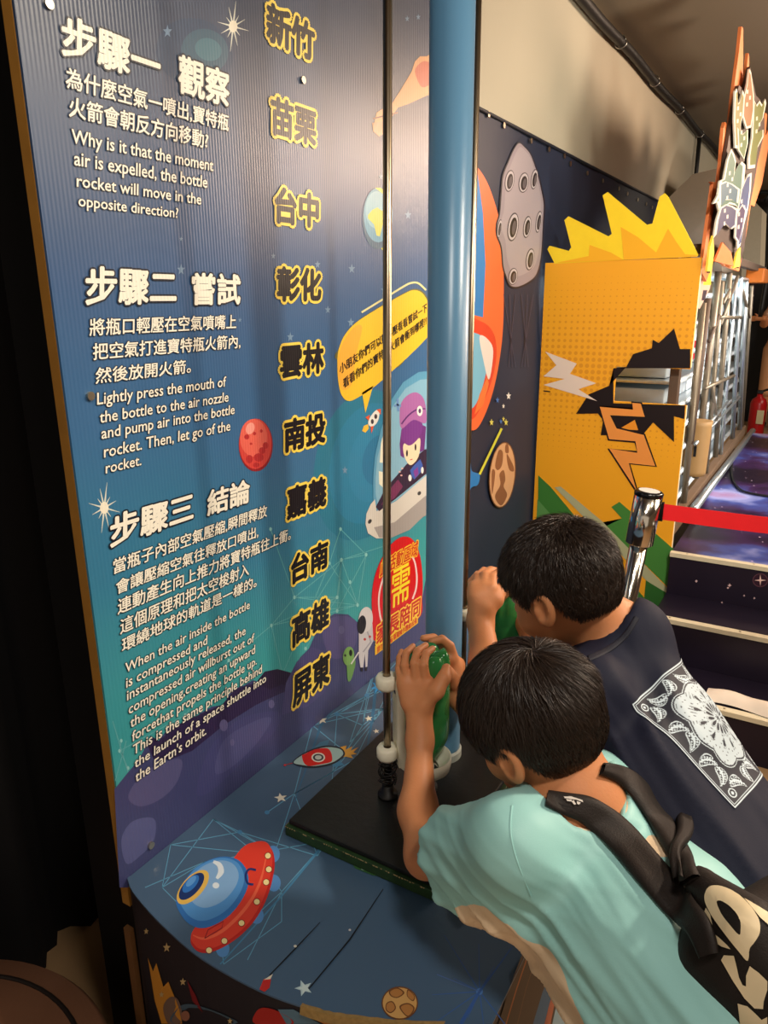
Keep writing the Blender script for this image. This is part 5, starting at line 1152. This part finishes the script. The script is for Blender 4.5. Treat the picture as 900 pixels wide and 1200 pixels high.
# collar, cuff and hem bands
def ring(c, n, r, th, name, m, parent, r2=None):
    u, v = frame(n); r2 = r2 or r; a = np.linspace(0, 2 * math.pi, 41)
    V, Fc = tube([np.array(c) + u * r * math.cos(t) + v * r2 * math.sin(t) for t in a], th, 8, False); return obj(name, V, Fc, m, parent, True)
ribbon(T1_, [(600, 944), (598, 975), (606, 1010), (622, 1050)], 2.2, -.001, .0022, 'shoulder_seam', aq, shirt)
rib_ = mat('aqua_rib', (136, 190, 184), .6, bump=.3, bscale=900)
ribbon(T1_, [(716, 893), (727, 915), (731, 940), (728, 962)], 7, .0, .0022, 'collar', rib_, shirt)
# shorts and shoes
navym = mat('dark_shorts', (30, 32, 40), .7, bump=.1, bscale=500); shm = mat('grey_shoe', (120, 120, 124), .6)
pb = Body(); pb.cap(pelv - lat2 * .03, pelv + lat2 * .03, .108, .108, .04)
for sg_ in (-1, 1):
    hp = pelv + lat2 * .065 * sg_; kn = np.array([.10, .52, .38]) + lat2 * .08 * sg_; pb.cap(hp, kn + [0, 0, .03], .084, .070, .04)
pb.cut((0, 0, .41), (0, 0, -1)); Vp, Qp = pb.mesh(.007, 10); qobj('shorts', Vp, Qp, navym, boy)
for sg_ in (-1, 1):
    an = np.array([.17, .47, .0]) + lat2 * .09 * sg_; s_ = Body(); shoe(s_, an + np.array([.02, 0, 0]), (-.96, .1, 0), 1); s_.cut((0, 0, .001), (0, 0, -1)); Vs, Qs = s_.mesh(.006, 10); qobj('shoe', Vs, Qs, shm, boy)
# ------------------------------------------------------------------ backpack
bpk = thing('backpack', 'black backpack with large cream lettering on the back of the boy in aqua', 'backpack', tuple(HIP + [.0, 0, .12]))
a1 = axis.copy(); a3 = np.array([0, 0, 1.0]); a3 -= a1 * (a3 @ a1); a3 /= np.linalg.norm(a3); a2 = np.cross(a3, a1); BM = np.stack([a1, a2, a3], 1)
bc = W(1024, 1228, .64); blk = mat('black_nylon', (34, 27, 24), .62, spec=.3, var=.15, vscale=30, bump=.25, bscale=500)
kb = Body(); kb.add(rbox_(bc, (.155, .095, .045), .035, BM), .02); kb.add(rbox_(bc + a3 * .035 + a1 * .03, (.11, .080, .035), .03, BM), .02); kb.cap(W(822, 1035, .74), W(880, 1090, .68), .018, .03, .03)
Vk, Qk = kb.mesh(.006, 10); Nk = vnormals(Vk, Qk); Vk = Vk + Nk * (cnoise(Vk, 28, 4) * .003)[:, None]
qobj('bag', Vk, Qk, blk, bpk); TK = bvh(Vk, Qk)
crm = mat('cream_print', (232, 210, 170), .55, var=.14, vscale=18)
def ringpoly(o_, i_): return [tuple(p) for p in o_] + [tuple(o_[0])] + [tuple(p) for p in i_[::-1]] + [tuple(i_[-1])]
zz6 = lambda pts: [(760 + x / 6, 1000 + y / 6) for x, y in pts]
P_out = smooth_closed(zz6([(400, 330), (415, 255), (460, 232), (540, 245), (640, 300), (720, 380), (775, 470), (780, 560), (740, 630), (712, 670), (700, 755), (640, 690), (560, 590), (450, 440)]), 4)
P_in = smooth_closed(zz6([(485, 345), (530, 345), (600, 400), (645, 470), (650, 540), (640, 573), (590, 520), (520, 430)]), 4)
j0 = min(range(len(P_out)), key=lambda i: math.dist(P_out[i], P_in[0])); P_out = P_out[j0:] + P_out[:j0]
def annulus(T, O, I, off, name, m, parent):
    k = 90; O = np.array(O); I = np.array(I)
    def res(P):
        P = np.vstack([P, P[:1]]); L = np.r_[0, np.cumsum(np.linalg.norm(np.diff(P, axis=0), axis=1))]; t = np.linspace(0, L[-1], k + 1)[:-1]; return np.stack([np.interp(t, L, P[:, 0]), np.interp(t, L, P[:, 1])], 1)
    c = I.mean(0); 
    def byang(P):
        a = np.unwrap(np.arctan2(P[:, 1] - c[1], P[:, 0] - c[0])); s = 1 if a[-1] > a[0] else -1
        if s < 0: P = P[::-1]; a = a[::-1]
        return P, np.arctan2(P[:, 1] - c[1], P[:, 0] - c[0])
    O, ao = byang(res(O)); I, ai = byang(res(I)); O = np.roll(O, -int(np.argmin(ao)), 0); I = np.roll(I, -int(np.argmin(ai)), 0)
    V = []; Fc = []; ok = []
    for i in range(k):
        for t in np.linspace(0, 1, 6):
            p = O[i] * (1 - t) + I[i] * t; s_ = shoot(T, p[0], p[1], off); ok.append(s_ is not None); V.append(s_[0] if s_ else np.zeros(3))
    for i in range(k):
        for j in range(5):
            f = [i * 6 + j, i * 6 + j + 1, ((i + 1) % k) * 6 + j + 1, ((i + 1) % k) * 6 + j]
            if all(ok[q] for q in f): Fc.append(f)
    us = sorted({i for f in Fc for i in f}); mp = {a: b_ for b_, a in enumerate(us)}
    return obj(name, [V[i] for i in us], [[mp[i] for i in f] for f in Fc], m, parent, True)
annulus(TK, P_out, P_in, .0012, 'print', crm, bpk)
for pts in ([(410, 385), (440, 430), (455, 500), (450, 545), (415, 520), (372, 482)], [(445, 550), (500, 590), (560, 645), (582, 672), (520, 655), (455, 615)], [(515, 750), (535, 715), (605, 718), (625, 800), (640, 870), (665, 925), (690, 935), (690, 860), (715, 790), (780, 840), (840, 900), (840, 960), (815, 1040), (810, 1095), (750, 1090), (680, 1020), (600, 900)], [(632, 1055), (700, 1075), (760, 1130), (800, 1170), (840, 1150), (840, 1400), (700, 1400), (650, 1200)], [(675, 322), (760, 370), (840, 420), (900, 470), (900, 560), (840, 505), (780, 450)]):
    drape(TK, zz6(pts), .0012, 'print', crm, bpk)
merged = bvh(np.vstack([SH1[0], BODY1[0], Vk]), np.vstack([SH1[1], BODY1[1] + len(SH1[0]), Qk + len(SH1[0]) + len(BODY1[0])]))
ribbon(merged, [(640, 938), (668, 944), (690, 951), (722, 978), (760, 1022), (795, 1062), (822, 1085), (835, 1120)], [16, 28, 34, 36, 38, 38, 30, 22], .003, .007, 'shoulder_strap', blk, bpk)
ribbon(merged, [(702, 902), (730, 912), (755, 938), (775, 970), (795, 1005), (812, 1035)], [14, 20, 24, 24, 26, 26], .003, .007, 'shoulder_strap', blk, bpk)
ribbon(merged, [(792, 965), (797, 985), (790, 1010), (800, 1040)], [12, 20, 14, 12], .012, .008, 'hanging_loop', blk, bpk)
Vc, Qc = Body().cap(W(800, 975, .80), W(806, 1035, .755), .012, .012, .01).mesh(.004, 8)
wl = mat('strap_mark', (226, 216, 206), .5)
A_ = [(663, 939), (670, 936), (680, 938), (682, 942), (676, 944), (668, 943)]
TS = bvh(*(lambda o: (np.array([tuple(o.matrix_world @ v.co + Vector(wloc(bpk))) for v in o.data.vertices]), [list(p.vertices) for p in o.data.polygons]))([c_ for c_ in bpk.children if c_.name.startswith('shoulder_strap')][0]))
zz4 = lambda pts: [(500 + x / 4.09, 880 + y / 4.09) for x, y in pts]
for pts in ([(660, 228), (690, 224), (736, 238), (738, 248), (712, 238), (662, 236)], [(668, 240), (690, 240), (694, 248), (672, 248)], [(700, 240), (708, 260), (700, 262), (690, 248)], [(712, 244), (728, 250), (720, 260), (712, 256)]):
    drape(merged, zz4(pts), .0150, 'strap_mark', wl, bpk, step=2)
# ================================================================== FAR BOY (navy shirt)
LSH = np.array([-.235, .945, .950]); RSH = np.array([-.215, 1.125, .895]); CH = np.array([-.14, .985, .865]); MID = np.array([-.01, .895, .765]); HIP = np.array([.11, .82, .690])
NB = np.array([-.225, 1.09, .985]); HC2 = W(655, 683, 1.15); M2 = headM((-.84, .16, -.40), (.1, -.12, 1)); lat = np.array([0.07, .997, 0])
pelv = np.array([.17, .84, .64])
b = Body()
b.cap(CH - lat * .045, MID - lat * .04, .073, .072, .05); b.cap(CH + lat * .045, MID + lat * .04, .073, .072, .05); b.cap(MID, HIP, .08, .085, .05); b.cap(HIP, pelv, .095, .10, .05)
b.cap(NB, CH, .055, .06, .05); b.cap(NB - [0, 0, .02], LSH, .042, .044, .04); b.cap(NB - [0, 0, .02], RSH, .042, .044, .04)
add_head(b, HC2, M2, NB, 1.0)
LEL = W(588, 838, 1.26); LWR = W(563, 728, 1.40); REL = W(652, 790, 1.40); RWR = W(606, 712, 1.52)
b.cap(LSH, LEL, .039, .033, .03); b.cap(LEL, W(570, 780, 1.34), .031, .030, .015); b.cap(W(570, 780, 1.34), LWR, .030, .023, .02)
b.cap(RSH, REL, .039, .033, .03); b.cap(REL, W(630, 752, 1.46), .031, .028, .015); b.cap(W(630, 752, 1.46), RWR, .028, .0205, .02)
b.cap(LWR, W(558, 700, 1.400), .021, .018, .015); b.cap(LWR, W(570, 700, 1.400), .021, .018, .015); b.cap(W(556, 688, 1.410), W(576, 690, 1.400), .0135, .0140, .015)
chain(b, [W(554, 692, 1.415), W(553, 682, 1.440), W(560, 673, 1.470), W(568, 672, 1.500)], [.0095, .0088, .0078, .0062])
chain(b, [W(560, 688, 1.405), W(560, 676, 1.430), W(567, 669, 1.460), W(576, 669, 1.490)], [.0102, .0094, .0082, .0068])
chain(b, [W(568, 687, 1.400), W(568, 674, 1.420), W(575, 668, 1.450), W(584, 669, 1.480)], [.0102, .0094, .0082, .0068])
chain(b, [W(576, 689, 1.395), W(577, 677, 1.415), W(584, 671, 1.440), W(592, 673, 1.470)], [.0100, .0092, .0080, .0066])
chain(b, [W(572, 712, 1.390), W(582, 704, 1.395), W(586, 694, 1.410), W(588, 686, 1.430)], [.0140, .0115, .0100, .0084], .010)
b.cap(RWR, W(600, 690, 1.54), .019, .016, .015); b.cap(W(596, 680, 1.55), W(604, 684, 1.535), .0130, .0130, .012)
for i, (x, dd) in enumerate(((594, 1.56), (598, 1.55), (603, 1.54), (607, 1.53))): chain(b, [W(x, 682, dd), W(x - 3, 674, dd + .005), W(x - 9, 670, dd + .005), W(x - 15, 672, dd)], [.0098, .0088, .0078, .0064])
chain(b, [W(600, 704, 1.52), W(594, 698, 1.50), W(590, 692, 1.49), W(588, 688, 1.49)], [.0125, .011, .0095, .008], .010)
for sg_ in (-1, 1):
    hp = pelv + lat * .065 * sg_; kn = np.array([.19, .86, .40]) + lat * .09 * sg_; an = np.array([.28, .86, .07]) + lat * .10 * sg_
    b.cap(hp, kn, .072, .048, .04); b.cap(kn, an, .046, .030, .02); b.cap(an, an + [-.08, 0, -.04], .026, .022, .02)
V, Q = b.mesh(.0030, 12); V = smooth_verts(V, Q, 2, .4)
boy2 = thing('person', 'boy in navy shirt with white bandana print on the back, bending over the counter', 'person', (pelv[0] + .05, pelv[1], 0))
qobj('body', V, Q, skin, boy2); face_parts(HC2, M2, boy2, 1.0)
hair(HC2, M2, boy2, 1.03, 34000, .019, .009, .85, 23, whorl=(.012, -.052, .076), mess=.30, fringe=.040)
sb = Body()
for sg_ in (-1, 1):
    sb.cap(CH + lat * .050 * sg_, MID + lat * .045 * sg_, .086, .085, .05); sb.cap(MID + lat * .045 * sg_, HIP + lat * .045 * sg_, .085, .092, .05); sb.cap(HIP + lat * .04 * sg_, pelv + lat * .035 * sg_ - [0, 0, .06], .094, .11, .05)
sb.cap(NB - [0, 0, .03], LSH, .055, .056, .04); sb.cap(NB - [0, 0, .03], RSH, .055, .056, .04)
sb.cap(NB + [.02, 0, -.01], CH + [.02, 0, .03], .05, .06, .04)
for S_, E_ in ((LSH, LEL), (RSH, REL)): sb.cap(S_, S_ + (E_ - S_) * .8, .056, .055, .03)
sb.cut(LSH + (LEL - LSH) * .72, LEL - LSH); 
sb.cap(NB - [0, 0, .03], NB + [.012, 0, .012], .070, .058, .03); sb.sub(ell_(NB + M2 @ np.array([0, .010, .052]), (.056, .058, .040)), .008); sb.cut(pelv - [0, 0, .12], (0, 0, -1))
V, Q = sb.mesh(.0055, 12); V = smooth_verts(V, Q, 2, .5); N = vnormals(V, Q)
V = V + N * foldfield(V, [(LSH, HIP - LSH, .05, .0045, .10), (MID, HIP - MID, .042, .0045, .12), (NB, CH - NB, .03, .003, .06)])[:, None]
nvm = mat('navy_jersey', (24, 27, 46), .7, spec=.25, var=.08, vscale=14, bump=.08, bscale=600)
shirt2 = qobj('shirt', V, Q, nvm, boy2); T2 = bvh(V, Q)
nc = NB + M2 @ np.array([0, -.006, -.012])
# collar ribbing laid round the neck opening
u, v = frame(M2[:, 2]); P = []
for t in np.linspace(0, 2 * math.pi, 49):
    d = u * math.cos(t) + v * math.sin(t); o_ = nc + d * .056
    P.append(o_)
ribbon(T2, [(690, 772), (712, 762), (733, 745), (746, 724)], 7, .0, .0024, 'collar', mat('navy_rib', (20, 22, 38), .7, bump=.3, bscale=900), shirt2)
# bandana print: dense sheet following the shirt, colours from a drawn pattern
def pattern(u, v):
    """u, v in 0..1 over the square; returns 0 navy .. 1 white"""
    img = np.zeros_like(u)
    e = np.minimum(np.minimum(u, 1 - u), np.minimum(v, 1 - v))
    img = np.maximum(img, ((e > .0) & (e < .010)) * 1.0); img = np.maximum(img, ((e > .020) & (e < .026)) * 1.0)
    def teardrop(cx, cy, ang, L, wd):
        c, s = math.cos(ang), math.sin(ang); x = (u - cx) * c + (v - cy) * s; y = -(u - cx) * s + (v - cy) * c + .25 * x * x / L * 2
        t = np.clip(x / L, -1, 1); w_ = wd * np.sqrt(np.maximum(1 - t * t, 0)) * (1 - .55 * t); return np.abs(y) / np.maximum(w_, 1e-4) + 1e3 * (np.abs(x) > L)
    r = np.random.default_rng(2); items = []
    for s_ in range(4):
        for k in range(5):
            p = .12 + .76 * (k + .5) / 5; q = .115; cx, cy = ((p, q), (1 - q, p), (1 - p, 1 - q), (q, 1 - p))[s_]
            items.append((cx, cy, [0, 1.57, 3.14, 4.71][s_] + (.8 if k % 2 else -.7), .074, .040))
    for cx, cy, a, L, wd in items:
        d = teardrop(cx, cy, a, L, wd); img = np.where(d < 1, ((d > .78) | ((np.sin(u * 230) * np.sin(v * 230) > .05) & (d < .66)) | (d < .2)) * 1.0, img)
    for cx, cy in ((.08, .08), (.92, .08), (.92, .92), (.08, .92)):
        rr = np.hypot(u - cx, v - cy); img = np.where(rr < .035, ((rr > .026) | (rr < .012)) * 1.0, img)
    # pale scalloped centre
    x = u - .5; y = v - .5; rr = np.hypot(x, y); th = np.arctan2(y, x)
    lim = .30 + .035 * np.abs(np.cos(th * 4)) + .05 * np.abs(np.cos(2 * th + math.pi / 2)) ** 3
    cen = rr < lim; img = np.where(cen, .86, img); img = np.where((rr > lim) & (rr < lim + .012), 0, img); img = np.where((rr > lim + .012) & (rr < lim + .018), 1.0, img)
    n = 16
    for r0, L, wd, nn, ph in ((.10, .045, .30, 16, 0), (.215, .035, .16, 12, .26)):
        k = np.round((th - ph) / (2 * math.pi / nn)) * 2 * math.pi / nn + ph; lx = rr * np.cos(th - k) - r0; ly = rr * np.sin(th - k)
        d = np.sqrt((lx / L) ** 2 + (ly / (wd * (.05 + .0)) / (1 + .6 * lx / L + 1e-6)) ** 2) if False else np.sqrt((lx / L) ** 2 + (ly / (.0125 * (1 + .5 * np.clip(lx / L, -1, 1)))) ** 2)
        img = np.where(cen & (d < 1), 0, img); img = np.where(cen & (d > 1.25) & (d < 1.42), .45, img)
    d = np.abs(rr - .04); img = np.where(rr < .045, np.where(np.cos(th * 8) * .012 + .028 > rr, 0, .9), img)
    f = np.sin(u * 90 + 3 * np.sin(v * 30)) * np.sin(v * 95 + 3 * np.sin(u * 28)); img = np.where(cen & (rr > .15) & (f > .80), .15, img)
    return img
C0 = shoot(T2, 740, 825)[0]; C1 = shoot(T2, 861, 948)[0]; C2 = shoot(T2, 781, 768)[0]
Uv = C1 - C0; side = np.linalg.norm(Uv); Vv = C2 - C0; Vv -= Uv * (Vv @ Uv) / (Uv @ Uv); Vv *= 1.0 * side / np.linalg.norm(Vv); nr = np.cross(Uv, Vv); nr /= np.linalg.norm(nr)
if nr[2] < 0: nr = -nr
G_ = 230; gu = np.linspace(0, 1, G_)
# walk across the shirt so the print keeps its true size round the curve
PT_ = np.full((G_, G_, 3), np.nan)
up0 = nr.copy()
for i in range(G_):
    p = C0 + Uv * gu[i] + up0 * .12; h = T2.ray_cast(Vector(p), Vector(-up0))
    if h[0] is None: continue
    cur = np.array(h[0]); nn = np.array(h[1]); nn = nn if nn @ up0 > 0 else -nn
    st_ = side * 1.25 / (G_ - 1)
    for j in range(G_):
        PT_[i, j] = cur + nn * .0011
        d = Vv / side; d = d - nn * (d @ nn); L = np.linalg.norm(d)
        if L < .05: d = -np.array([0, 0, 1.0]) - nn * (-nn[2]); L = np.linalg.norm(d)
        nx = cur + d / L * st_; h = T2.find_nearest(Vector(nx))
        if h[0] is None: break
        cur = np.array(h[0]); n2 = np.array(h[1]); n2 = n2 if n2 @ nn > 0 else -n2; nn = nn * .8 + n2 * .2; nn /= np.linalg.norm(nn)
uu, vv = np.meshgrid(gu, gu, indexing='ij'); img = pattern(uu, vv)
ok = ~np.isnan(PT_[..., 0]); idx = np.arange(G_ * G_).reshape(G_, G_)
q = np.stack([idx[:-1, :-1], idx[1:, :-1], idx[1:, 1:], idx[:-1, 1:]], -1).reshape(-1, 4); q = q[ok.reshape(-1)[q].all(1)]
bm_ = bpy.data.materials.new('bandana_print'); bm_.use_nodes = True; nt = bm_.node_tree; bs = nt.nodes['Principled BSDF']; bs.inputs['Roughness'].default_value = .65
at = nd(nt, 'ShaderNodeAttribute'); at.attribute_name = 'pattern'; mxx = nd(nt, 'ShaderNodeMix', data_type='RGBA'); mxx.inputs['A'].default_value = (*lin((22, 25, 42)), 1); mxx.inputs['B'].default_value = (*lin((206, 222, 232)), 1)
nt.links.new(at.outputs['Fac'], mxx.inputs['Factor']); nt.links.new(mxx.outputs['Result'], bs.inputs['Base Color'])
PP = PT_.reshape(-1, 3); PP[np.isnan(PP)] = 0
# drop unused points
us = np.unique(q); mp = -np.ones(G_ * G_, int); mp[us] = np.arange(len(us))
pr = obj('bandana_print', PP[us], mp[q].tolist(), bm_, boy2, True)
at_ = pr.data.attributes.new('pattern', 'FLOAT', 'POINT'); at_.data.foreach_set('value', img.reshape(-1)[us].astype(np.float32))
# trousers and shoes
pb = Body(); pb.cap(pelv - lat * .03, pelv + lat * .03, .108, .108, .04)
for sg_ in (-1, 1):
    hp = pelv + lat * .065 * sg_; kn = np.array([.19, .86, .40]) + lat * .09 * sg_; pb.cap(hp, kn + [0, 0, .03], .084, .070, .04)
pb.cut((0, 0, .42), (0, 0, -1)); Vp, Qp = pb.mesh(.007, 10); qobj('shorts', Vp, Qp, mat('dark_shorts', (30, 32, 40), .7), boy2)
for sg_ in (-1, 1):
    an = np.array([.28, .86, .0]) + lat * .10 * sg_; s_ = Body(); shoe(s_, an + np.array([.02, 0, 0]), (-.99, .0, 0), 1); s_.cut((0, 0, .001), (0, 0, -1)); Vs, Qs = s_.mesh(.006, 10); qobj('shoe', Vs, Qs, mat('grey_shoe', (120, 120, 124), .6), boy2)
# ================================================================== FAR VISITOR at the right edge
q = W(912, 430, 8.4); fx, fy = q[0], q[1]; vis = thing('person', 'visitor at the right edge beyond the rack, bare arm reaching to the rack', 'person', (fx, fy, 0))
b = Body(); B0 = np.array([fx, fy, 0])
b.cap(B0 + [0, 0, .95], B0 + [0, 0, 1.32], .12, .13, .06); b.cap(B0 + [0, 0, 1.38], B0 + [0, 0, 1.5], .05, .05, .04); b.ell(B0 + [0, 0, 1.60], (.075, .09, .11), .03)
rh = W(886, 373, 8.2); b.cap(B0 + [-.14, 0, 1.38], B0 + [-.2, -.05, 1.2], .05, .042, .03); b.cap(B0 + [-.2, -.05, 1.2], rh + [.08, 0, .0], .040, .028, .02); b.cap(rh + [.08, 0, 0], rh, .03, .026, .02)
for i in range(4): b.cap(rh + [0, 0, .02 - .014 * i], rh + [-.06, 0, .02 - .016 * i], .009, .008, .004)
b.cap(rh + [.03, 0, .02], rh + [-.01, -.03, .05], .012, .009, .006)
lh = W(893, 395, 8.2); b.cap(B0 + [.14, 0, 1.38], B0 + [.17, -.05, 1.1], .05, .04, .03); b.cap(B0 + [.17, -.05, 1.1], B0 + [.05, -.18, 1.05], .038, .028, .02)
for s_ in (-1, 1): b.cap(B0 + [s_ * .08, 0, .92], B0 + [s_ * .09, 0, .5], .085, .06, .05); b.cap(B0 + [s_ * .09, 0, .5], B0 + [s_ * .09, .02, .08], .055, .035, .03); b.cap(B0 + [s_ * .09, .02, .05], B0 + [s_ * .09 - .02, -.14, .035], .036, .03, .02)
V, Q = b.mesh(.009, 10); V = smooth_verts(V, Q, 2, .4); qobj('body', V, Q, skin, vis)
b = Body(); b.cap(B0 + [0, 0, .95], B0 + [0, 0, 1.34], .14, .15, .05); b.cap(B0 + [-.1, 0, 1.39], B0 + [-.16, -.02, 1.3], .065, .065, .03); b.cap(B0 + [.1, 0, 1.39], B0 + [.16, -.02, 1.28], .065, .065, .03); V, Q = b.mesh(.011, 10); qobj('shirt', V, Q, mat('peach_shirt', (214, 160, 128), .7), vis)
b = Body(); b.cap(B0 + [0, 0, .93], B0 + [0, 0, .99], .145, .145, .03)
for s_ in (-1, 1): b.cap(B0 + [s_ * .08, 0, .9], B0 + [s_ * .09, 0, .45], .10, .085, .04)
V, Q = b.mesh(.011, 10); qobj('shorts', V, Q, mat('tan_shorts', (206, 150, 108), .7), vis)
b = Body(); b.ell(B0 + [0, .012, 1.635], (.084, .10, .10), .03); V, Q = b.mesh(.009, 10); keep = (V[:, 2] > 1.6) | (V[:, 1] > fy + .02); Q = Q[keep[Q].all(1)]; qobj('hair', V, Q, scalpm, vis)
for s_ in (-1, 1):
    b = Body(); b.cap(B0 + [s_ * .09, .03, .055], B0 + [s_ * .09 - .02, -.15, .045], .045, .038, .02); b.cut((0, 0, .001), (0, 0, -1)); V, Q = b.mesh(.009, 8); qobj('shoe', V, Q, darkm, vis)
print('built in %.1f s' % (time.time() - T0))
